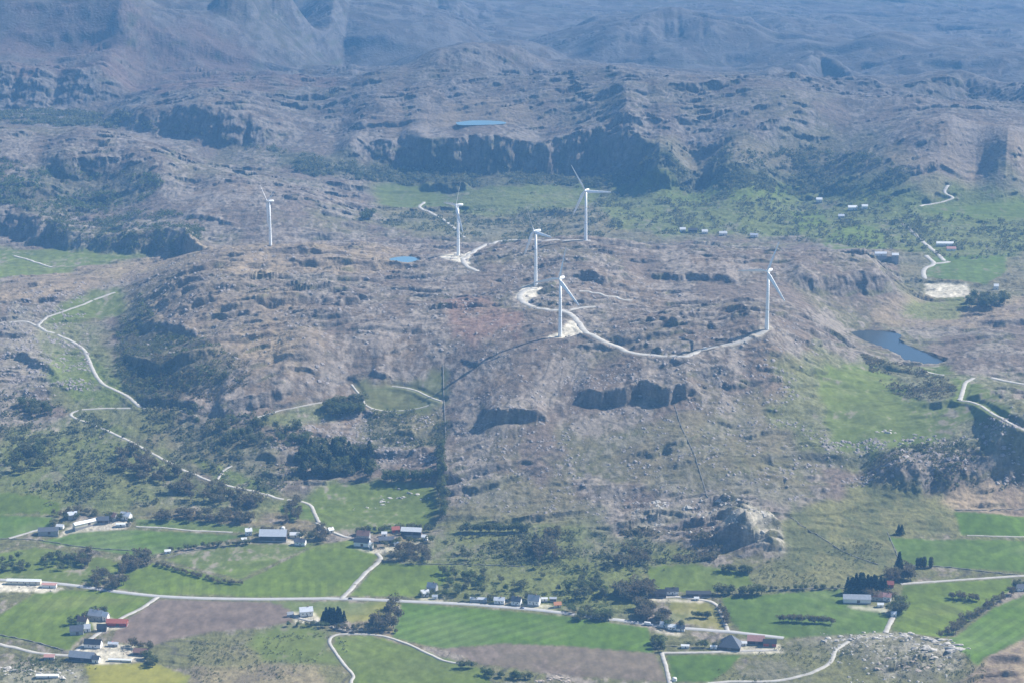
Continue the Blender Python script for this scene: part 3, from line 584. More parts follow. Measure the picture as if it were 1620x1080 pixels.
# road verges and bare cut banks
cz = fbm(X, Z * 1.6 + Y * .15, 14, 3, 401, .6); steep = sstep(.75, 1.4, slope)
A = A * (1 + .38 * steep * cz)[..., None]
A = mix(A, GRASSY * .9, steep * sstep(.25, .6, fbm(X, Z * 2 + Y * .1, 40, 2, 410)) * .6)
fw = sstep(3500, 5600, Y)[..., None].astype(np.float32)          # haze put into the colour: near ground warmed against it, far ground darkened
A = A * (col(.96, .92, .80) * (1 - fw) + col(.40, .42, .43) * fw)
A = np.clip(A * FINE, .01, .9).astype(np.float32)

# ------------------------------------------------------------------ materials
def mat(name, color, rough=.8, noise=0, scale=1, spec=.3, metallic=0, bump=0):
    m = bpy.data.materials.new(name); m.use_nodes = True; t = m.node_tree
    b = t.nodes['Principled BSDF']; b.inputs['Base Color'].default_value = (*color, 1)
    b.inputs['Roughness'].default_value = rough; b.inputs['Specular IOR Level'].default_value = spec; b.inputs['Metallic'].default_value = metallic
    if noise or bump:
        tc = t.nodes.new('ShaderNodeNewGeometry'); nz = t.nodes.new('ShaderNodeTexNoise'); nz.inputs['Scale'].default_value = scale; nz.inputs['Detail'].default_value = 4
        t.links.new(tc.outputs['Position'], nz.inputs['Vector'])
        if noise:
            mr = t.nodes.new('ShaderNodeMapRange'); mr.inputs['From Min'].default_value = .3; mr.inputs['From Max'].default_value = .7
            mr.inputs['To Min'].default_value = 1 - noise; mr.inputs['To Max'].default_value = 1 + noise
            mx = t.nodes.new('ShaderNodeVectorMath'); mx.operation = 'SCALE'; mx.inputs[0].default_value = color
            t.links.new(nz.outputs['Fac'], mr.inputs['Value']); t.links.new(mr.outputs[0], mx.inputs['Scale']); t.links.new(mx.outputs[0], b.inputs['Base Color'])
        if bump:
            bp = t.nodes.new('ShaderNodeBump'); bp.inputs['Distance'].default_value = bump; bp.inputs['Strength'].default_value = 1
            t.links.new(nz.outputs['Fac'], bp.inputs['Height']); t.links.new(bp.outputs[0], b.inputs['Normal'])
    return m
def ground_mat(name, bump):
    m = bpy.data.materials.new(name); m.use_nodes = True; t = m.node_tree; N = t.nodes; L = t.links
    b = N['Principled BSDF']; b.inputs['Roughness'].default_value = .95; b.inputs['Specular IOR Level'].default_value = .15
    at = N.new('ShaderNodeAttribute'); at.attribute_name = 'cover'
    ge = N.new('ShaderNodeNewGeometry')
    mp = N.new('ShaderNodeMapping'); mp.inputs['Scale'].default_value = (.25, .16, .4); L.new(ge.outputs['Position'], mp.inputs[0])
    n1_ = N.new('ShaderNodeTexNoise'); n1_.inputs['Scale'].default_value = 1; n1_.inputs['Detail'].default_value = 6; n1_.inputs['Roughness'].default_value = .65; L.new(mp.outputs[0], n1_.inputs['Vector'])
    mr = N.new('ShaderNodeMapRange'); mr.inputs['From Min'].default_value = .3; mr.inputs['From Max'].default_value = .7; mr.inputs['To Min'].default_value = 1 - min(.32, bump * .34); mr.inputs['To Max'].default_value = 1 + min(.32, bump * .34)
    L.new(n1_.outputs['Fac'], mr.inputs['Value'])
    rd = N.new('ShaderNodeTexNoise'); rd.noise_type = 'RIDGED_MULTIFRACTAL'; rd.normalize = True; rd.inputs['Scale'].default_value = .35; rd.inputs['Detail'].default_value = 5; L.new(mp.outputs[0], rd.inputs['Vector'])
    ad = N.new('ShaderNodeMath'); ad.operation = 'MULTIPLY_ADD'; ad.inputs[1].default_value = 1.6; L.new(rd.outputs['Fac'], ad.inputs[0]); L.new(n1_.outputs['Fac'], ad.inputs[2])
    sc = N.new('ShaderNodeVectorMath'); sc.operation = 'SCALE'; L.new(at.outputs['Color'], sc.inputs[0]); L.new(mr.outputs[0], sc.inputs['Scale']); L.new(sc.outputs[0], b.inputs['Base Color'])
    bp = N.new('ShaderNodeBump'); bp.inputs['Distance'].default_value = bump * 1.3; bp.inputs['Strength'].default_value = 1; L.new(ad.outputs[0], bp.inputs['Height']); L.new(bp.outputs[0], b.inputs['Normal'])
    return m
M_GROUND = ground_mat('heath_rock_and_grass', 1.0); M_FIELD = ground_mat('field_surface', .22)
def link_mesh(name, co, faces, material, parent=None, attr=None, smooth=True, **props):
    me = bpy.data.meshes.new(name)
    co = np.asarray(co, dtype=np.float32); faces = np.asarray(faces, dtype=np.int32)
    me.vertices.add(len(co)); me.vertices.foreach_set('co', co.ravel())
    k = faces.shape[1]
    me.loops.add(faces.size); me.loops.foreach_set('vertex_index', faces.ravel())
    me.polygons.add(len(faces)); me.polygons.foreach_set('loop_start', np.arange(0, faces.size, k, dtype=np.int32))
    me.polygons.foreach_set('use_smooth', np.full(len(faces), smooth))
    if attr is not None:
        a = me.attributes.new('cover', 'FLOAT_COLOR', 'POINT')
        c4 = np.ones((len(co), 4), dtype=np.float32); c4[:, :3] = attr; a.data.foreach_set('color', c4.ravel())
    me.update(calc_edges=True); me.validate(clean_customdata=False)
    me.materials.append(material)
    o = bpy.data.objects.new(name, me); C.objects.link(o)
    if parent: o.parent = parent
    for k_, v in props.items(): o[k_] = v
    return o
# ---- the ground sheet, cut into its pieces along the field edges (neighbours share their border points exactly)
idx = np.arange(NU * NV).reshape(NV, NU)
quad = np.stack([idx[:-1, :-1], idx[:-1, 1:], idx[1:, 1:], idx[1:, :-1]], -1)
fz = ZID[:-1, :-1]
fy = Y[:-1, :-1]
YD = Y + steep * np.where(Y < 3900, 3.0, 11.0) * (1 - ff) * fbm(X / 1.6, Z * 1.4, 18, 3, 420, .55)      # crags: break the cliff faces up
XD = X + steep * np.where(Y < 3900, 1.2, 3.0) * (1 - ff) * fbm(X + 90, Z * 1.4, 14, 2, 430, .55)
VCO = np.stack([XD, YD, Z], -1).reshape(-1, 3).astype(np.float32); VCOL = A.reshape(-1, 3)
def piece(name, sel, material, **props):
    q = quad[sel]
    u, inv = np.unique(q, return_inverse=True)
    return link_mesh(name, VCO[u], inv.reshape(q.shape), material, None, VCOL[u], kind='structure', **props)
piece('ground', (fz == 0) & (fy < 3900), M_GROUND, label='brown heath hill with rock ledges and rough grass around the turbines and farms', category='ground')
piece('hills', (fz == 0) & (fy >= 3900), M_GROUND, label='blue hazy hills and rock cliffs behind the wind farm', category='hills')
for n, (kind, lab) in FIELD_NAMES.items():
    s_ = fz == n
    if s_.sum() < 3: continue
    piece('ploughed_field' if kind == BROWN else 'pasture' if 'pasture' in lab or 'meadow' in lab else 'grass_field', s_, M_FIELD, label=lab, category='field')
# ---- water
M_TARN = mat('sky_tinted_water', (.10, .20, .27), .35, 0, .6, spec=.8)  # pale base colour stands in for sky reflected at a grazing angle
M_WATER = mat('lake_water', (.035, .045, .05), .2, 0, .6, spec=.3, bump=.05)
for (nm, lab, zl, Pl, m, sl) in LP:
    c = Pl.mean(0); co = [(c[0], c[1], zl)] + [(c[0] + (p[0] - c[0]) * 1.03, c[1] + (p[1] - c[1]) * 1.03, zl) for p in Pl]
    n = len(Pl)
    o = link_mesh('lake', co, [(0, 1 + i, 1 + (i + 1) % n) for i in range(n)], M_WATER if 'dark blue' in lab else M_TARN, smooth=False, kind='structure', label=lab, category='lake')
# ---- roads
M_ROAD = mat('pale_gravel_road', (.36, .34, .30), .9, .18, .15, .2); M_ASPH = mat('sun_bleached_asphalt', (.34, .335, .32), .85, .10, .1, .25)
for k_, (name, lab, w, P) in enumerate(ROADPTS):
    T = np.gradient(P[:, :2], axis=0); T /= (np.linalg.norm(T, axis=1)[:, None] + 1e-9)
    Nn = np.stack([-T[:, 1], T[:, 0]], 1)
    co = []; jit = RNG.normal(0, .04 * w if 'main' not in name else .02, (len(P), 2))
    lift = .05 + .006 * k_
    for i, p in enumerate(P):
        z = p[2] + lift
        for s_, zz in ((-.62, z - 1.2), (-.5, z), (.5, z), (.62, z - 1.2)):
            q = Nn[i] * (s_ * w + (jit[i, 0] if s_ < 0 else jit[i, 1])); co.append((p[0] + q[0], p[1] + q[1], zz))
    fc = []
    for i in range(len(P) - 1):
        for j in range(3): a = i * 4 + j; fc.append((a, a + 1, a + 5, a + 4))
    link_mesh(name, co, fc, M_ASPH if name == 'main_road' else M_ROAD, kind='structure', label=lab, category='road' if 'road' in name else 'track')
# ---- the air
hz = bpy.data.meshes.new('haze')
x_, y0_, y1_, z0_, z1_ = 42000, -300, 60400, -260, 800
hv = [(-x_, y0_, z0_), (x_, y0_, z0_), (x_, y1_, z0_), (-x_, y1_, z0_), (-x_, y0_, z1_), (x_, y0_, z1_), (x_, y1_, z1_), (-x_, y1_, z1_)]
hz.from_pydata(hv, [], [(0, 3, 2, 1), (4, 5, 6, 7), (0, 1, 5, 4), (1, 2, 6, 5), (2, 3, 7, 6), (3, 0, 4, 7)])
ho = bpy.data.objects.new('haze', hz); C.objects.link(ho); ho['kind'] = 'stuff'; ho['label'] = 'blue haze in the air thickening towards the far hills'; ho['category'] = 'haze'
hm = bpy.data.materials.new('blue_haze'); hm.use_nodes = True; ht = hm.node_tree
ht.nodes.remove(ht.nodes['Principled BSDF']); pv = ht.nodes.new('ShaderNodeVolumePrincipled')
pv.inputs['Color'].default_value = (*HAZE_COLOR, 1); pv.inputs['Density'].default_value = HAZE_DENSITY; pv.inputs['Anisotropy'].default_value = 0
ht.links.new(pv.outputs[0], ht.nodes['Material Output'].inputs['Volume']); hz.materials.append(hm)
print('ground', Z.shape, 'z', Z.min(), Z.max())
def G(px, py):                       # where a picture point meets the ground
    return hit(px, py, Z)
# ------------------------------------------------------------------ mesh helpers for things
class MB:
    def __init__(s): s.v = []; s.f = []
    def box(s, x0, x1, y0, y1, z0, z1):
        n = len(s.v); s.v += [(x0, y0, z0), (x1, y0, z0), (x1, y1, z0), (x0, y1, z0), (x0, y0, z1), (x1, y0, z1), (x1, y1, z1), (x0, y1, z1)]
        s.f += [tuple(n + i for i in q) for q in ((0, 3, 2, 1), (4, 5, 6, 7), (0, 1, 5, 4), (1, 2, 6, 5), (2, 3, 7, 6), (3, 0, 4, 7))]; return s
    def rings(s, rings, cap=True):
        n = len(s.v); k = len(rings[0])
        for r in rings: s.v += [tuple(p) for p in r]
        for i in range(len(rings) - 1):
            for j in range(k): a = n + i * k + j; b = n + i * k + (j + 1) % k; s.f.append((a, b, b + k, a + k))
        if cap: s.f.append(tuple(n + j for j in range(k))[::-1]); s.f.append(tuple(n + (len(rings) - 1) * k + j for j in range(k)))
        return s
    def poly(s, pts): n = len(s.v); s.v += pts; s.f.append(tuple(range(n, n + len(pts)))); return s
    def mesh(s, name, material, smooth=False):
        me = bpy.data.meshes.new(name); me.from_pydata(s.v, [], s.f); me.update(); me.materials.append(material)
        if smooth:
            for p in me.polygons: p.use_smooth = True
        return me
def obj(name, me, parent=None, **props):
    o = bpy.data.objects.new(name, me); C.objects.link(o)
    if parent: o.parent = parent
    for k, v in props.items(): o[k] = v
    return o
def thing(name, loc, rz, label, cat, group=None):
    o = bpy.data.objects.new(name, None); C.objects.link(o); o.location = loc; o.rotation_euler = (0, 0, rz); o.empty_display_size = 2
    o['label'] = label; o['category'] = cat
    if group: o['group'] = group
    return o
def circ(cx, cy, z, r, k=12, ax='z'):
    out = []
    for i in range(k):
        a = 2 * math.pi * i / k
        if ax == 'z': out.append((cx + r * math.cos(a), cy + r * math.sin(a), z))
        else: out.append((cx + r * math.cos(a), z, cy + r * math.sin(a)))
    return out

# ------------------------------------------------------------------ wind turbines
M_WHITE = mat('turbine_white', (.86, .86, .84), .45, .04, .2, .4)
M_JOINT = mat('turbine_grey', (.45, .46, .47), .5)
tw = MB(); tw.rings([circ(0, 0, z, r, 20) for z, r in ((-3, 2.75), (0, 2.7), (20, 2.4), (45, 2.05), (78.2, 1.6))])
ME_TOWER = tw.mesh('tower', M_WHITE, True)
ME_JOINTS = [MB().rings([circ(0, 0, z, r, 20), circ(0, 0, z + .5, r, 20)]).mesh('tower_flange', M_JOINT) for z, r in ((.0, 3.0), (27, 2.38), (52, 2.04))]
dr = MB().box(-.5, .5, -2.84, -2.6, .6, 2.9); ME_TDOOR = dr.mesh('tower_door', M_JOINT)
nb = MB()
def rr(w, h, y, zc):                # rounded rectangle section
    return [(w * c, y, zc + h * s_) for c, s_ in ((-1, -.6), (-.8, -1), (.8, -1), (1, -.6), (1, .55), (.7, 1), (-.7, 1), (-1, .55))]
nb.rings([rr(1.1, 1.2, -2.6, 80), rr(1.7, 1.75, -1.4, 80), rr(1.8, 1.9, 3, 80.1), rr(1.7, 1.7, 7.2, 80.2), rr(1.1, 1.1, 8.4, 80.3)])
ME_NAC = nb.mesh('nacelle', M_WHITE, True)
hb = MB().rings([circ(0, 80, y, r, 14, 'y') for y, r in ((-5.6, .25), (-5.2, .9), (-4.4, 1.5), (-3.2, 1.7), (-2.5, 1.5))]); ME_HUB = hb.mesh('hub', M_WHITE, True)
bb = MB(); rings = []
for r_, ch, th, tw_ in ((.8, 1.5, 1.5, -24), (3, 1.9, 1.3, -26), (8, 3.6, .75, -26), (16, 3.1, .5, -28), (28, 2.4, .32, -30), (39, 1.7, .2, -30), (45, 1.1, .1, -30), (46.5, .3, .04, -30)):
    c = math.cos(R(tw_)); s_ = math.sin(R(tw_)); ring = []
    for (a, b) in ((-.32, 0), (-.2, .42), (.05, .5), (.4, .25), (.68, 0), (.4, -.2), (.05, -.42), (-.2, -.38)):
        x, y = a * ch * 1.5, b * th; ring.append((x * c - y * s_, x * s_ + y * c, r_))
    rings.append(ring)
bb.rings(rings); ME_BLADE = bb.mesh('blade', M_WHITE, True)
TURB = [(428, 388, -60, 66, 'leftmost turbine, standing alone on the brown ridge', 3700),
 (725, 404.5, 25, 64, 'white turbine left of the pad where two upper roads meet, rotor seen edge on', 3375),
 (847.5, 450, -29, 56, 'white turbine at the centre, on the wide gravel pad', 3135),
 (926.5, 380.5, -33, 30, 'white turbine farthest back, at the right end of the upper road', 3385),
 (886, 532, 14, 36, 'nearest central turbine, at the road fork, with blades spread like a roof', 2855),
 (1213, 521.5, 22, 38, 'rightmost turbine, at the end of the long curved road, one blade pointing down right', 2820)]
print('turbine ground checks')
for k, (px, py, th, yaw, lab, yy) in enumerate(TURB):
    p = G(px, py); print(k, [round(q) for q in p], 'wanted y', yy, 'scale', F / math.hypot(p[1], CAMZ))
    s_ = 1.0
    if abs(p[1] - yy) > 150: pass
    t = thing('wind_turbine', p, R(-yaw), lab, 'wind turbine', 'six white wind turbines on the heath hill')
    s_ = (math.sqrt(p[0] ** 2 + p[1] ** 2 + (CAMZ - p[2]) ** 2)) / F * [70, 81, 86, 80, 94, 95][k] / 80
    t.scale = (s_, s_, s_)
    for nm, me in (('tower', ME_TOWER), ('nacelle', ME_NAC), ('hub', ME_HUB)): o = obj(nm, me, t); hubo = o
    tower = [c for c in t.children if c.name.startswith('tower')][0]
    for q_ in ME_JOINTS: obj('tower_flange', q_, tower)
    obj('tower_door', ME_TDOOR, tower)
    for j in range(3):
        b = obj('blade', ME_BLADE, t); b.location = (0, -3.6, 80); b.rotation_euler = (0, R(th + 120 * j), 0)

# ------------------------------------------------------------------ buildings
RM = {'slate': mat('slate_roof', (.10, .11, .13), .6, .12, .8), 'grey': mat('grey_sheet_roof', (.30, .32, .35), .45, .1, .5), 'light': mat('light_sheet_roof', (.55, .57, .60), .4, .08, .5),
      'white': mat('white_sheet_roof', (.72, .72, .70), .5, .06, .5), 'red': mat('red_tile_roof', (.42, .13, .09), .7, .12, .8), 'brown': mat('brown_tile_roof', (.24, .14, .11), .7, .12, .8),
      'black': mat('black_roof', (.045, .048, .055), .6, .1, .8), 'orange': mat('orange_tile_roof', (.55, .24, .12), .7, .1, .8), 'salmon': mat('weathered_salmon_roof', (.56, .30, .25), .7, .12, .8)}
WM = {'white': mat('white_painted_wall', (.76, .75, .72), .7, .04, .6), 'red': mat('red_barn_boards', (.36, .09, .07), .8, .1, .8), 'grey': mat('grey_concrete_wall', (.35, .35, .34), .85, .1, .6),
      'cream': mat('cream_painted_wall', (.66, .60, .46), .7, .05, .6), 'dark': mat('dark_stained_boards', (.08, .07, .065), .8, .1, .8)}
M_GLASS = mat('window_glass', (.03, .04, .05), .15, spec=.6); M_DOOR = mat('door_paint', (.16, .12, .10), .6); M_BRICK = mat('chimney_brick', (.28, .16, .12), .85, .1, 2); M_FRAME = mat('white_frame', (.7, .7, .68), .6)
M_CONC = mat('concrete_footing', (.32, .31, .30), .9, .1, .5)
def building(px, py, Lpx, ratio, hw, hr, yaw, roof, wall, label, cat, name=None, windows=0, chimney=False, barn=False, flat=False):
    x, y, z = G(px, py); D = math.sqrt(x * x + y * y + (CAMZ - z) ** 2)
    L = Lpx * D / F; W = L * ratio; a = R(yaw); ca, sa = math.cos(a), math.sin(a)
    y += W * .3
    zs = [float(height(x + u * L / 2 * ca - v * W / 2 * sa, y + u * L / 2 * sa + v * W / 2 * ca, Z)) for u in (-1, 1) for v in (-1, 1)]
    z = max(zs) + .15; low = min(zs) - z - 1
    t = thing(name or ('barn' if barn else 'house'), (x, y, z), a, label, cat)
    l, w = L / 2, W / 2
    obj('footing', MB().box(-l - .12, l + .12, -w - .12, w + .12, low, .3).mesh('footing', M_CONC), t)
    wl = MB()
    b = [(-l, -w, .28), (l, -w, .28), (l, w, .28), (-l, w, .28)]; c = [(p[0], p[1], hw) for p in b]
    if flat: hr = .5
    ap = [(-l, 0, hw + hr), (l, 0, hw + hr)]
    wl.v = b + c + ap; wl.f = [(0, 1, 5, 4), (2, 3, 7, 6), (1, 2, 6, 9, 5), (3, 0, 4, 8, 7), (3, 2, 1, 0)]
    obj('wall', wl.mesh('wall', WM[wall]), t)
    if 'pyramid' in label and 'dark pyramid' in label and barn is not None and Lpx > 30:
        t.children[-1].data.vertices[8].co = (-l * .98, 0, hw); t.children[-1].data.vertices[9].co = (l * .98, 0, hw)
        e = .5; pr = MB(); q = [(-l - e, -w - e, hw - .1), (l + e, -w - e, hw - .1), (l + e, w + e, hw - .1), (-l - e, w + e, hw - .1)]; pr.v = q + [(-l * .12, 0, hw + hr), (l * .12, 0, hw + hr)]; pr.f = [(0, 1, 5, 4), (1, 2, 5), (2, 3, 4, 5), (3, 0, 4), (3, 2, 1, 0)]
        obj('roof', pr.mesh('roof', RM[roof]), t); obj('door', MB().box(-2, 2, -w - .1, -w + .02, .3, 3).mesh('door', M_DOOR), t)
        return t
    rf = MB(); e = .5; dz = hr / w * e; th = .22
    for s_ in (-1, 1):
        rf.rings([[(-l - e, s_ * (w + e), hw - dz + .02), (-l - e, 0, hw + hr + .02), (-l - e, 0, hw + hr + th), (-l - e, s_ * (w + e), hw - dz + th)],
                  [(l + e, s_ * (w + e), hw - dz + .02), (l + e, 0, hw + hr + .02), (l + e, 0, hw + hr + th), (l + e, s_ * (w + e), hw - dz + th)]])
    rb = obj('roof', rf.mesh('roof', RM[roof]), t)
    if chimney: obj('chimney', MB().box(l * .25, l * .25 + .9, -.45, .45, hw + hr * .7, hw + hr + 1.3).mesh('chimney', M_BRICK), rb)
    for i in range(windows):
        for sd in (-1, 1):
            wx = -l + (i + .7) * (2 * l) / (windows + .4)
            if wx + .6 > l: continue
            fr = obj('window', MB().box(wx - .7, wx + .7, sd * (w + .03) - .05, sd * (w + .03) + .05, hw * .42, hw * .42 + 1.3).mesh('window', M_FRAME), t)
            obj('pane', MB().box(wx - .55, wx + .55, sd * (w + .09) - .02, sd * (w + .09) + .02, hw * .42 + .14, hw * .42 + 1.16).mesh('pane', M_GLASS), fr)
    dw = 3.2 if barn else 1.0; dh = min(hw - .2, 3.4 if barn else 2.2); dx = l * .1
    obj('door', MB().box(dx - dw / 2, dx + dw / 2, -w - .1, -w + .02, .3, dh).mesh('door', M_DOOR), t)
    if barn: obj('gable_door', MB().box(l - .02, l + .08, -dw / 2, dw / 2, .3, dh).mesh('gable_door', M_DOOR), t)
    return t
H, Bn = 'house', 'barn'
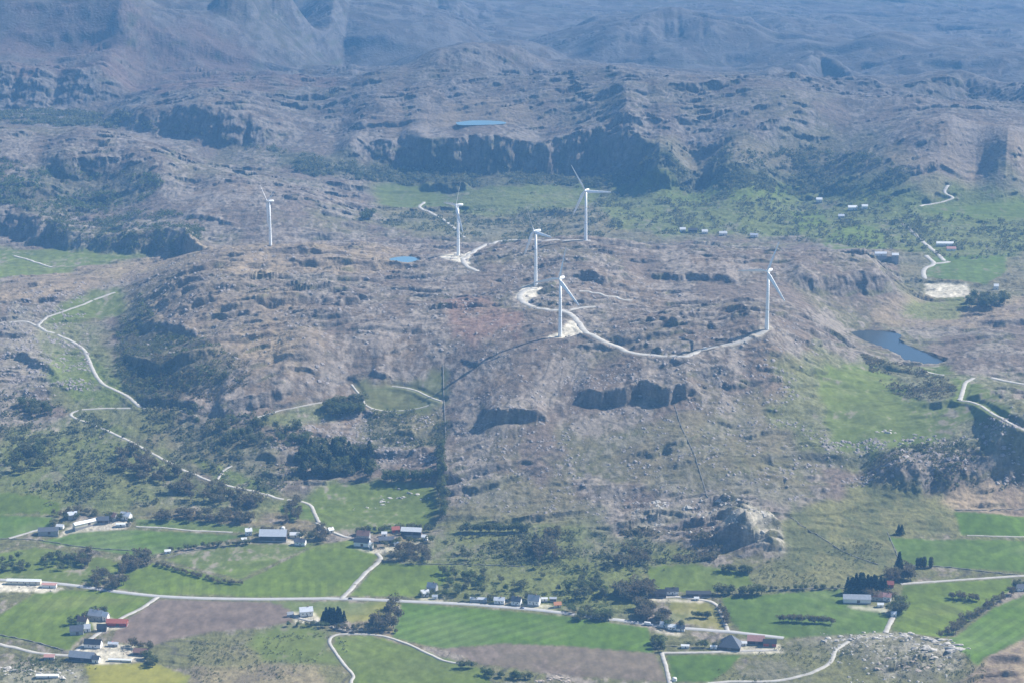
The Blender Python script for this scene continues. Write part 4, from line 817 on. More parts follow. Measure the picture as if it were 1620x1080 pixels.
BL = [
 (76,846,30,.42,4,3.5,8,'slate','grey','dark roofed barn at the left end of the upper left farm',Bn,0,0,1),
 (95,836,11,.6,3,2,-10,'white','white','small white shed behind the dark barn of the upper left farm','shed',1,0,0),
 (114,820,14,.7,4.5,3,20,'light','grey','pale roofed grey house at the top of the upper left farm',H,2,1,0),
 (137,833,44,.2,4,2,38,'white','cream','very long narrow white roofed shed set at a slant in the upper left farm',Bn,0,0,1),
 (163,828,17,.6,4,3.5,5,'slate','dark','dark barn at the right end of the long white shed',Bn,0,0,1),
 (178,823,13,.8,5,3.5,-20,'brown','grey','brown roofed house between the dark barn and the twin gabled white house',H,2,1,0),
 (199,822,16,.7,5,3.5,-20,'light','white','white house with pale roof, rightmost of the upper left farm',H,3,1,0),
 (191,833,14,.4,2.6,1,0,'white','white','low white shed in front of the two upper left houses','shed',1,0,0),
 (393,846,10,.8,5,3,15,'white','white','small white house at the field corner left of the big grey roofed barn',H,2,1,0),
 (386,857,8,.7,3,1.5,10,'white','white','white shed just below the small white house','shed',0,0,0),
 (265,875,9,.5,3,1.5,15,'white','white','lone white shed where two hedges meet in the fields','shed',0,0,0),
 (432,855,42,.42,6,6,-2,'light','dark','big barn with light grey roof and dark front wall','barn',0,0,1),
 (467,850,16,.5,3.5,2.5,0,'white','cream','cream shed with pale roof to the right of the big grey roofed barn','shed',1,0,0),
 (475,862,17,.6,4,3,-10,'slate','white','dark roofed white house at the right end of the big barn farm',H,2,1,0),
 (523,843,8,.9,4,2.5,30,'white','cream','small cream house standing alone at the foot of the hill track',H,1,1,0),
 (575,853,20,.6,5,4.5,-10,'brown','grey','red brown roofed house at the left of the central farm',H,2,1,0),
 (573,864,24,.5,5,4,-14,'black','white','black roofed barn with white gables in front of the brown roof',Bn,0,0,1),
 (587,867,6,.9,4.5,2,-10,'white','white','small white outbuilding at the corner of the black roofed barn','shed',0,0,0),
 (611,858,24,.5,4,3,5,'slate','dark','dark slate roofed barn in the middle of the central farm',Bn,0,0,1),
 (608,848,8,.8,3.5,2,0,'white','white','tiny white shed behind the central farm','shed',0,0,0),
 (626,843,12,.6,4,3,10,'red','red','small red barn left of the long white roofed barn',Bn,0,0,1),
 (651,848,32,.35,5,3.5,-8,'white','dark','long white roofed barn with dark front at the right of the central farm',Bn,0,0,1),
 (672,854,9,.8,4,2,-10,'white','white','white shed at the right end of the long white roofed barn','shed',0,0,0),
 (627,863,7,.6,3,1.5,0,'light','white','pale hut in front of the central farm','hut',0,0,0),
 (484,974,20,.7,5.5,3.5,12,'light','white','white house beside the dark spruces under the main road',H,3,1,0),
 (459,975,9,.6,3,2,20,'grey','grey','small grey shed at the left end of the white house yard','shed',0,0,0),
 (684,935,15,.7,5,4,-20,'grey','grey','grey house among trees above the main road',H,2,1,0),
 (672,943,12,.7,4,3,10,'white','white','white house below the grey house beside the main road',H,2,1,0),
 (688,947,8,.5,3,1.5,0,'light','white','little white garage beside the main road','garage',0,0,0),
 (757,952,26,.25,3,1.4,-4,'light','grey','long low grey shed along the main road','shed',0,0,0),
 (790,955,16,.6,4,2.5,-8,'light','white','white house right of the long low roadside shed',H,3,1,0),
 (817,957,15,.7,4.5,4,-15,'slate','white','dark roofed white house, left of the pair above the road bend',H,2,1,0),
 (845,957,18,.7,5,5,-15,'grey','white','tall grey roofed white house, right of the pair above the road bend',H,3,1,0),
 (861,951,10,.4,3,1,0,'white','white','white garage behind the tall grey roofed house','garage',0,0,0),
 (875,951,10,.4,3,1.2,-5,'light','dark','dark walled garage right of the white garage','garage',0,0,0),
 (882,960,11,.6,3,2.5,10,'orange','cream','little cabin with bright orange roof by the main road','cabin',1,0,0),
 (1039,944,30,.4,4,4,-6,'black','dark','black barn at the left of the black roofed farm',Bn,0,0,1),
 (1022,944,7,.9,3.5,2,0,'white','white','white shed at the left end of the black barn','shed',0,0,0),
 (1063,941,20,.5,4,3,0,'black','white','black roofed white house in the middle of the black roofed farm',H,2,1,0),
 (1105,944,38,.3,3.5,2.2,-2,'black','dark','long low black barn at the right of the black roofed farm',Bn,0,0,1),
 (1102,949,7,.6,2.5,1.2,0,'white','white','white hut in front of the long low black barn','hut',0,0,0),
 (1051,992,12,.6,3.5,2.5,-15,'light','white','pale roofed house just right of the white roadside van',H,1,0,0),
 (1064,996,13,.6,3.5,2,-10,'white','white','white house between two round garden trees below the main road',H,2,0,0),
 (1077,998,12,.6,3.5,2.5,-10,'slate','white','dark roofed low house right of the white garden house',H,1,0,0),
 (1156,1027,33,.85,3.5,10,-12,'slate','dark','tall dark pyramid shaped barn roof at the yard',Bn,0,0,0),
 (1177,1021,8,.7,3,1.5,0,'white','white','small white shed between the pyramid roof and the salmon roof','shed',0,0,0),
 (1196,1019,26,.45,4.5,4.5,-6,'salmon','dark','barn with faded salmon roof right of the pyramid roof',Bn,0,0,1),
 (1218,1022,20,.5,4,3.2,-6,'black','red','black roofed barn with red wall, rightmost in its yard',Bn,0,0,1),
 (1084,1025,12,.4,2.6,1,-5,'white','white','low white shed along the yard wall, left one','shed',0,0,0),
 (1129,1026,10,.4,2.6,1,-5,'white','white','low white shed along the yard wall, next to the pyramid roof','shed',0,0,0),
 (1356,953,42,.35,4.5,3.5,-4,'grey','white','long grey roofed barn in front of the dark spruces',Bn,0,0,1),
 (1387,949,19,.7,4.5,4,-10,'brown','grey','brown roofed house right of the long grey barn',H,2,1,0),
 (1404,950,12,.8,5,3,-20,'salmon','white','white house with pinkish roof at the right of the spruce farm',H,2,1,0),
 (1393,960,9,.6,3,1.5,0,'white','white','white garage in front of the brown roofed house','garage',0,0,0),
 (1407,929,13,.6,4,3,-5,'red','red','red cabin half hidden in trees behind the spruce farm','cabin',1,0,0),
 (1414,975,8,.8,3.5,2,0,'light','white','pale hut at the top of the short white drive','hut',0,0,0),
 (1618,934,18,.5,4,3,5,'slate','white','dark roofed house cut by the right edge of the picture',H,2,0,0),
 (152,980,22,.7,5.5,4.5,-18,'grey','grey','blue grey roofed house at the top of the red barn farm',H,3,1,0),
 (167,982,9,.9,6,3.5,-18,'white','white','narrow white gabled house between the grey roof and the red barn',H,1,0,0),
 (185,990,32,.35,4,3.2,-4,'red','red','long red barn at the right of its farm',Bn,0,0,1),
 (161,998,14,.6,4,3.5,0,'black','dark','black shed below the red barn','shed',0,0,0),
 (121,1003,20,.6,4.5,4.5,8,'slate','grey','dark slate barn at the left of the red barn farm',Bn,0,0,1),
 (138,999,9,.8,4.5,3.5,10,'light','white','white gabled shed right of the dark slate barn','shed',1,0,0),
 (131,988,16,.6,4.5,4,-20,'brown','cream','brown roofed cream house in the middle of the red barn farm',H,2,1,0),
 (147,1024,26,.45,4.5,4,-8,'black','white','black roofed house with white gable in the lowest left farm',H,2,1,0),
 (130,1045,40,.35,4.5,4.5,-12,'grey','dark','long grey roofed barn of the lowest left farm, nearest the camera',Bn,0,0,1),
 (152,1048,11,.8,4,3,-12,'slate','white','dark roofed annex at the right end of the long grey barn','annex',0,0,0),
 (179,1022,15,.4,3,1.4,-8,'light','grey','low grey shed right of the white gabled house','shed',0,0,0),
 (222,1036,20,.6,3.5,3,-10,'brown','dark','dark brown barn at the edge of the ploughed field',Bn,0,0,1),
 (78,1043,15,.5,3,2,0,'salmon','grey','low shed with pinkish roof where the two left lanes meet','shed',0,0,0),
 (190,1046,36,.12,2,.7,-6,'white','cream','very long low white feed store below the lowest left farm','store',0,0,0),
 (75,1072,34,.2,2.2,.8,0,'white','white','long low white shed among the rocks at the lower left','shed',0,0,0),
 (38,924,52,.16,4,1.6,-3,'white','cream','long pale works building beside the main road at the left edge','works building',5,0,0),
 (78,929,22,.3,3.5,1.4,-4,'salmon','white','low pink roofed works shed at the right end of the works yard','shed',0,0,0),
 (1296,321,9,.6,5,3,0,'white','white','distant white house above the smallest green field',H,0,0,0),
 (1331,346,9,.6,4,3,0,'light','grey','distant grey house between the two small green fields',H,0,0,0),
 (1349,333,14,.5,5,3,0,'white','white','distant white barn, left of a pair in the far valley',Bn,0,0,0),
 (1368,331,9,.6,5,3,0,'white','white','distant white house, right of a pair in the far valley',H,0,0,0),
 (1495,390,26,.25,4,2.5,-2,'white','white','distant long white roofed barn left of the far straight road',Bn,0,0,0),
 (1505,397,14,.4,4,3,-2,'salmon','white','distant pink roofed house under the long white barn',H,0,0,0),
 (1393,411,18,.35,4,2.5,0,'light','white','distant pale barn at the edge of the brown slope, left one',Bn,0,0,0),
 (1416,416,10,.6,4,3,0,'white','grey','distant pale house at the edge of the brown slope, right one',H,0,0,0),
 (1576,458,7,.8,6,3,0,'white','white','distant white house behind the dark round grove',H,0,0,0),
 (1080,367,9,.6,4,3,0,'white','white','distant white house, left end of the hamlet behind the ridge',H,0,0,0),
 (1096,369,14,.5,4,3,0,'black','dark','distant black roofed barn in the hamlet behind the ridge',Bn,0,0,0),
 (1115,370,9,.6,4,3,0,'white','white','distant white house right of the black roofed barn behind the ridge',H,0,0,0),
 (1144,373,12,.4,4,3,0,'white','white','distant white barn standing apart behind the ridge',Bn,0,0,0),
 (1193,376,12,.4,4,2.5,-10,'light','white','distant pale barn, right end of the hamlet behind the ridge',Bn,0,0,0),
]
for (px, py, L, ra, hw, hr, yaw, roof, wall, lab, cat, nw, chim, barn) in BL:
    building(px, py, L, ra, hw, hr, yaw, roof, wall, lab, cat, cat.replace(' ', '_'), nw, chim, barn)
# silos
def silo(px, py, r, h, lab, m):
    p = G(px, py); t = thing('silo', p, 0, lab, 'silo')
    obj('tank', MB().rings([circ(0, 0, -1, r, 18), circ(0, 0, h, r, 18)]).mesh('tank', m, False), t)
    obj('dome', MB().rings([circ(0, 0, h, r * 1.03, 18), circ(0, 0, h + r * .4, r * .8, 18), circ(0, 0, h + r * .65, r * .3, 18)]).mesh('dome', m, True), t)
silo(448, 846, 2.6, 9, 'white silo behind the right end of the big grey roofed barn', WM['white'])
silo(1067, 1076, 2.4, 2.2, 'squat white tank at the bottom end of the short brown lane', WM['white'])

# ------------------------------------------------------------------ vehicles
def vehicle(px, py, yaw, L, Wd, Hh, paint, lab, van=False):
    p = G(px, py); t = thing('van' if van else 'car', (p[0], p[1], p[2] + .25), R(yaw), lab, 'van' if van else 'car')
    m = mat('vehicle_paint', paint, .3, spec=.6); l = L / 2; w = Wd / 2
    prof = [(-l, .35), (l, .35), (l, .9 if not van else 1.0), (l * .55, 1.0 if not van else 1.15), (-l * .9 if not van else -l, 1.05), (-l, .9)]
    obj('body', MB().rings([[(x, -w, z) for x, z in prof], [(x, w, z) for x, z in prof]]).mesh('body', m), t)
    cp = [(-l * .8, 1.06), (l * .3, 1.06), (l * .05, Hh), (-l * .6, Hh)] if not van else [(-l, 1.06), (l * .6, 1.16), (l * .35, Hh), (-l, Hh)]
    obj('cabin', MB().rings([[(x, -w * .88, z) for x, z in cp], [(x, w * .88, z) for x, z in cp]]).mesh('cabin', M_GLASS if not van else m), t)
    for sx_ in (-.62, .62):
        for sy_ in (-1, 1):
            wm_ = MB().rings([circ(sx_ * l, .33, sy_ * w - .12, .34, 12, 'y'), circ(sx_ * l, .33, sy_ * w + .1, .34, 12, 'y')])
            obj('wheel', wm_.mesh('wheel', M_TYRE), t)
M_TYRE = mat('tyre_rubber', (.02, .02, .02), .8)
vehicle(554, 947.2, 0, 4.6, 1.9, 1.5, (.03, .03, .04), 'dark car on the main road just right of the farm lane junction')
vehicle(1026, 988, -14, 9, 2.4, 3.0, (.75, .75, .75), 'white van on the main road at the corner of the large green field', True)
vehicle(1007, 984.5, -14, 4.5, 1.8, 1.5, (.7, .7, .7), 'white car on the main road left of the white van')
vehicle(176, 1016, 30, 4.4, 1.8, 1.5, (.4, .05, .04), 'small red car in the yard of the lowest left farm')
vehicle(826, 962, -10, 4.4, 1.8, 1.5, (.1, .15, .3), 'dark blue car parked in front of the two gabled roadside houses')
vehicle(1116, 552.5, 15, 6, 2.3, 2.6, (.7, .7, .68), 'white van on the wind farm road left of the rightmost turbine', True)

# ------------------------------------------------------------------ boulders and outcrops
M_ROCK = mat('pale_lichened_rock', (.42, .39, .34), .95, .35, .35, .1, bump=.5); M_ROCK2 = mat('buff_rock', (.36, .30, .24), .95, .3, .3, .1, bump=.5)
def rock_mesh(seed, flatn=.5):
    import bmesh
    bm = bmesh.new(); bmesh.ops.create_icosphere(bm, subdivisions=3, radius=1)
    rg = random.Random(seed); pl = [(np.array([rg.uniform(-1, 1), rg.uniform(-1, 1), rg.uniform(-.3, 1)]), rg.uniform(.55, .85)) for _ in range(14)]
    for v in bm.verts:
        c = np.array(v.co)
        for n_, d_ in pl:
            n_ = n_ / np.linalg.norm(n_); q = c.dot(n_)
            if q > d_: c = c - n_ * (q - d_) * .9
        k = 1 + .14 * math.sin(5 * c[0] + seed) * math.sin(4 * c[1] + 2 * seed); c = c * k; c[2] *= flatn
        v.co = c
    me = bpy.data.meshes.new('boulder'); bm.to_mesh(me); bm.free()
    return me
ROCKS = [rock_mesh(s, f) for s, f in ((1, .45), (2, .6), (3, .35), (4, .5))]
ROCKS2 = [r.copy() for r in ROCKS]
for r in ROCKS: r.materials.append(M_ROCK)
for r in ROCKS2: r.materials.append(M_ROCK2)
def boulders(n, pts, smin, smax, lab, grp, m2=False, seed=1, stretch=1.6):
    rg = random.Random(seed)
    for i in range(n):
        t = rg.random() * (len(pts) - 1); k = min(int(t), len(pts) - 2); f = t - k
        px = pts[k][0] * (1 - f) + pts[k + 1][0] * f; py = pts[k][1] * (1 - f) + pts[k + 1][1] * f; w = pts[k][2] * (1 - f) + pts[k + 1][2] * f
        px += rg.gauss(0, w * 1.6); py += rg.gauss(0, w * .7)
        x, y, z = G(px, py); s_ = rg.uniform(smin, smax) * rg.choice((.6, .8, 1, 1.3))
        o = obj('boulder', (ROCKS2 if m2 else ROCKS)[rg.randrange(4)], None, label=lab, category='boulder', group=grp)
        o.location = (x, y, z + s_ * .12); o.scale = (s_ * stretch * rg.uniform(.8, 1.2), s_ * rg.uniform(.7, 1.3), s_ * rg.uniform(.7, 1.1)); o.rotation_euler = (rg.uniform(-.2, .2), rg.uniform(-.2, .2), rg.uniform(-.5, .5) - .25)
boulders(26, [(555,803,3),(600,795,5),(640,782,6),(675,790,6)], 1.0, 2.6, 'white rock lying in the green pasture below the spruce wood', 'white rocks in the pasture below the spruce wood', seed=2)
boulders(60, [(1300,1012,4),(1360,1010,5),(1420,1004,4),(1440,1010,5)], .9, 2.4, 'pale rock on the left part of the rocky knoll at lower right', 'pale rocks on the left of the knoll', seed=3)
boulders(60, [(1432,1000,2),(1480,1012,4),(1522,1026,4),(1490,1030,6),(1440,1022,8)], 1.2, 3.2, 'bright slab of rock on the crest of the rocky knoll at lower right', 'bright rock slabs on the knoll crest', seed=4, stretch=2.2)
boulders(40, [(1380,1045,8),(1440,1055,10),(1480,1050,8)], .8, 2.4, 'buff rock on the near slope of the rocky knoll', 'buff rocks on the near slope of the knoll', True, seed=5)
boulders(45, [(0,1060,6),(40,1058,7),(90,1060,8),(130,1072,6)], .8, 2.2, 'pale rock among grass in the lower left corner', 'pale rocks in the lower left corner', seed=6)
boulders(18, [(852,1076,3),(880,1070,3),(910,1078,3)], 1.2, 3.0, 'buff rock of the small outcrop at the bottom edge centre', 'outcrop rocks at the bottom edge', True, seed=7)
boulders(12, [(348,752,1),(368,734,1)], .8, 1.8, 'white stone of the rocky strip climbing above the hill track', 'white stones above the hill track', seed=8, stretch=1)
boulders(24, [(200,1030,3),(225,1030,4)], .6, 1.2, 'stone in the heap beside the brown barn', 'stones heaped beside the brown barn', True, seed=9, stretch=1)
boulders(20, [(1390,680,5),(1440,690,4),(1420,720,5)], 1.0, 2.6, 'pale rock in the sloping pasture below the lake', 'pale rocks in the sloping pasture', seed=10)
boulders(26, [(30,925,3),(60,928,3),(90,931,2)], .7, 1.5, 'pale spoil heap rock in the works yard', 'spoil rocks in the works yard', seed=12, stretch=1.2)

# ------------------------------------------------------------------ stone walls and fences along field edges
M_WALL = mat('dry_stone_wall', (.20, .19, .17), .95, .3, .8)
def wall(pts, h, w, lab):
    w *= .75; h *= .8
    P = [G(px, py) for px, py in catmull(pts, 4)]
    P = np.array([p for i, p in enumerate(P) if i == 0 or math.dist(p[:2], P[i - 1][:2]) > .5])
    d = np.concatenate([[0], np.cumsum(np.hypot(*np.diff(P[:, :2], axis=0).T))]); n = max(3, int(d[-1] / 3.5)); t = np.linspace(0, d[-1], n)
    xy = np.stack([np.interp(t, d, P[:, 0]), np.interp(t, d, P[:, 1])], 1); zz = height(xy[:, 0], xy[:, 1], Z)
    T = np.gradient(xy, axis=0); T /= np.linalg.norm(T, axis=1)[:, None] + 1e-9; N_ = np.stack([-T[:, 1], T[:, 0]], 1)
    rg = []
    for i in range(n):
        hh = h * (.75 + .5 * math.sin(i * 1.7) * math.sin(i * .37)); a = N_[i] * w / 2; b = N_[i] * w * .32
        rg.append([(xy[i, 0] - a[0], xy[i, 1] - a[1], zz[i] - 1), (xy[i, 0] - b[0], xy[i, 1] - b[1], zz[i] + hh), (xy[i, 0] + b[0], xy[i, 1] + b[1], zz[i] + hh), (xy[i, 0] + a[0], xy[i, 1] + a[1], zz[i] - 1)])
    obj('stone_wall', MB().rings(rg).mesh('stone_wall', M_WALL), None, label=lab, category='stone wall')
wall([(701,578),(702,620),(704,660),(705,700)], 1.5, 1.6, 'straight stone wall down the right side of the hill pasture')
wall([(1068,642),(1078,675),(1095,710),(1110,755),(1122,795)], 1.2, 1.2, 'thin wall running down the open heath below the long cliff')
wall([(724,845),(780,844),(840,844)], 1.3, 1.2, 'field wall along the foot of the heath')
wall([(640,892),(700,892),(760,893),(830,896)], 1.2, 1.2, 'field wall crossing the scattered trees in the centre')
wall([(1404,842),(1412,860),(1420,880),(1425,892)], 1.2, 1.2, 'short wall left of the long bright right field')
wall([(1430,893),(1500,897),(1560,904),(1640,912)], 1.3, 1.4, 'wall along the lower edge of the long bright right field')
wall([(1215,934),(1270,931),(1338,930)], 1.2, 1.2, 'wall between the olive slope and the farm field')
wall([(0,1004),(50,1014),(100,1028)], 1.4, 1.5, 'dark wall along the left lane')
wall([(1250,818),(1300,850),(1340,875),(1390,893)], 1.1, 1.2, 'wall slanting across the olive slope towards the spruce farm')
wall([(1510,806),(1560,807),(1640,803)], 1.4, 1.4, 'wall between the tan slope and the green field at the right edge')
wall([(262,882),(320,868),(380,862)], 1.2, 1.2, 'wall above the light green field')
wall([(1040,1020),(1090,1024),(1140,1026)], 1.2, 1.2, 'yard wall left of the pyramid roof')
wall([(0,852),(60,854),(140,866),(240,872)], 1.2, 1.2, 'wall below the upper left farm')
# ------------------------------------------------------------------ trees
def leaf_mat(name, c, var=.3):
    c = tuple(q * .85 for q in c); m = mat(name, c, .85, var, .5, .15); t = m.node_tree; b = t.nodes['Principled BSDF']
    src = b.inputs['Base Color'].links[0].from_socket; ge = t.nodes.new('ShaderNodeNewGeometry'); nz = t.nodes.new('ShaderNodeTexNoise'); nz.inputs['Scale'].default_value = .055; nz.inputs['Detail'].default_value = 3
    t.links.new(ge.outputs['Position'], nz.inputs['Vector']); mr = t.nodes.new('ShaderNodeMapRange'); mr.inputs['From Min'].default_value = .42; mr.inputs['From Max'].default_value = .6
    mx = t.nodes.new('ShaderNodeMix'); mx.data_type = 'RGBA'; mx.inputs['B'].default_value = ((.165, .16, .085, 1) if 'spruce' not in name else (.06, .085, .04, 1))
    t.links.new(nz.outputs['Fac'], mr.inputs['Value']); mr.inputs['To Max'].default_value = .75; t.links.new(mr.outputs[0], mx.inputs['Factor']); t.links.new(src, mx.inputs['A']); t.links.new(mx.outputs['Result'], b.inputs['Base Color'])
    tl = t.nodes.new('ShaderNodeBsdfTranslucent'); ms = t.nodes.new('ShaderNodeMixShader'); ms.inputs[0].default_value = .42
    t.links.new(mx.outputs['Result'], tl.inputs['Color']); t.links.new(b.outputs[0], ms.inputs[1]); t.links.new(tl.outputs[0], ms.inputs[2]); t.links.new(ms.outputs[0], t.nodes['Material Output'].inputs['Surface'])
    return m
M_TRUNK = mat('bark', (.12, .10, .085), .9)
LM = {'scrub': leaf_mat('scrub_leaves', (.150, .165, .085)), 'spruce': leaf_mat('spruce_needles', (.042, .066, .038)), 'bare': leaf_mat('budding_twigs', (.185, .155, .095)), 'green': leaf_mat('fresh_leaves', (.14, .185, .06)), 'dark': leaf_mat('dark_leaves', (.135, .165, .06)), 'olive': leaf_mat('olive_leaves', (.16, .18, .085))}
def crown_mesh(kind, seed, n):
    rg = np.random.default_rng(seed); pts = []; 
    if kind == 'spruce':
        h = rg.uniform(.08, 1, n) ** .9; rad = (1.0 - h) * .26 * (.75 + .35 * np.abs(np.sin(h * 34 + seed))) + .012; a = rg.uniform(0, 6.283, n); r = rad * np.sqrt(rg.uniform(.25, 1, n))
        c = np.stack([r * np.cos(a), r * np.sin(a), h - .12 * r], 1); size = .045
    elif kind == 'poplar':
        h = rg.uniform(.08, 1, n); rad = .13 * np.sin(np.clip(h, 0, 1) * 2.9) ** .5; a = rg.uniform(0, 6.283, n); r = rad * np.sqrt(rg.uniform(.3, 1, n))
        c = np.stack([r * np.cos(a), r * np.sin(a), h], 1); size = .045
    else:
        nb = 9; cen = np.stack([rg.normal(0, .17, nb), rg.normal(0, .17, nb), rg.uniform(.36, .82, nb)], 1); rr_ = rg.uniform(.13, .24, nb)
        k = rg.integers(0, nb, n); d = rg.normal(0, 1, (n, 3)); d /= np.linalg.norm(d, axis=1)[:, None]; c = cen[k] + d * (rr_[k] * rg.uniform(.55, 1.0, n))[:, None]; c[:, 2] = np.maximum(c[:, 2], .12); size = .050
    d1 = rg.normal(0, 1, (n, 3)); d1 /= np.linalg.norm(d1, axis=1)[:, None]; d2 = np.cross(d1, rg.normal(0, 1, (n, 3))); d2 /= np.linalg.norm(d2, axis=1)[:, None]
    s_ = (size * rg.uniform(.6, 1.3, n))[:, None]
    v = np.stack([c - d1 * s_, c - d2 * s_ * .7, c + d1 * s_, c + d2 * s_ * .7], 1).reshape(-1, 3); return v, np.arange(4 * n).reshape(n, 4)
def trunk_mb(kind):
    m = MB(); top = .9 if kind in ('spruce', 'poplar') else .5
    m.rings([circ(0, 0, z, r, 6) for z, r in ((-.08, .028), (.1, .022), (top, .006))], False)
    if kind not in ('spruce', 'poplar'):
        rg = random.Random(5)
        for k in range(6):
            a = k * 1.05 + rg.random(); e = (.24 * math.cos(a), .24 * math.sin(a), rg.uniform(.5, .75)); s0 = rg.uniform(.2, .4)
            m.rings([[(x * .5, y * .5, s0 + z) for x, y, z in circ(0, 0, 0, .018, 4)], [(x + e[0], y + e[1], e[2]) for x, y, _ in circ(0, 0, 0, .005, 4)]], False)
    return m
def raw_mesh(name, v, f, material):
    me = bpy.data.meshes.new(name); me.vertices.add(len(v)); me.vertices.foreach_set('co', np.asarray(v, np.float32).ravel())
    me.loops.add(f.size); me.loops.foreach_set('vertex_index', f.astype(np.int32).ravel()); me.polygons.add(len(f)); me.polygons.foreach_set('loop_start', np.arange(0, f.size, 4, dtype=np.int32))
    me.update(calc_edges=True); me.materials.append(material); return me
CROWNS = {}
for kd, shape in (('spruce', 'spruce'), ('bare', 'round'), ('green', 'round'), ('dark', 'round'), ('olive', 'round'), ('poplar', 'poplar')):
    CROWNS[kd] = []
    for sd in range(3):
        v, f = crown_mesh(shape, 10 + sd, 420 if kd == 'bare' else 620)
        CROWNS[kd].append((raw_mesh('crown', v, f, LM['dark' if kd == 'poplar' else kd]), trunk_mb(shape if shape != 'round' else kd).mesh('trunk', M_TRUNK)))
NAMES = {'spruce': 'spruce_tree', 'bare': 'bare_tree', 'green': 'leafy_tree', 'dark': 'dark_leaved_tree', 'olive': 'leafy_tree', 'poplar': 'poplar_tree'}
def tree(kd, px, py, hpx, lab, grp, rg, wide=1.0):
    x, y, z = G(px, py); D = math.sqrt(x * x + y * y + (CAMZ - z) ** 2); h = hpx * D / F
    cr, tr = CROWNS[kd][rg.randrange(3)]
    if hpx < 12.5:                      # shrub sized: too small to show a stem
        o = obj('shrub', cr, None, label=lab.replace(' tree', ' shrub'), category='shrub', group=grp + ' (shrubs)')
        k = wide * rg.uniform(.85, 1.2); o.location = (x, y, z - .2); o.scale = (h * k, h * k, h); o.rotation_euler = (0, 0, rg.uniform(0, 6.28)); return
    t = thing(NAMES[kd], (x, y, z - .2), rg.uniform(0, 6.28), lab, 'tree', grp)
    k = wide * rg.uniform(.85, 1.2); t.scale = (h * k, h * k, h)
    obj('crown', cr, t); obj('trunk', tr, t)
def grove(kd, n, h0, h1, pts, lab, grp, seed, wide=1.0, width=None):
    rg = random.Random(seed)
    if width is None:                      # area
        xs = [p[0] for p in pts]; ys = [p[1] for p in pts]; k = 0; tries = 0
        while k < n and tries < 5000:
            tries += 1; px = rg.uniform(min(xs), max(xs)); py = rg.uniform(min(ys), max(ys)); c = False
            for i in range(len(pts)):
                (xa, ya), (xb, yb) = pts[i], pts[(i + 1) % len(pts)]
                if (ya > py) != (yb > py) and px < (xb - xa) * (py - ya) / (yb - ya) + xa: c = not c
            if c: tree(kd, px, py, rg.uniform(h0, h1), lab, grp, rg, wide); k += 1
    else:
        seg = [math.dist(pts[i], pts[i + 1]) for i in range(len(pts) - 1)]; tot = sum(seg)
        for i in range(n):
            d = (i + rg.uniform(.2, .8)) / n * tot; k = 0
            while k < len(seg) - 1 and d > seg[k]: d -= seg[k]; k += 1
            f = d / seg[k]; px = pts[k][0] * (1 - f) + pts[k + 1][0] * f + rg.gauss(0, width); py = pts[k][1] * (1 - f) + pts[k + 1][1] * f + rg.gauss(0, width * .4)
            tree(kd, px, py, rg.uniform(h0, h1), lab, grp, rg, wide)
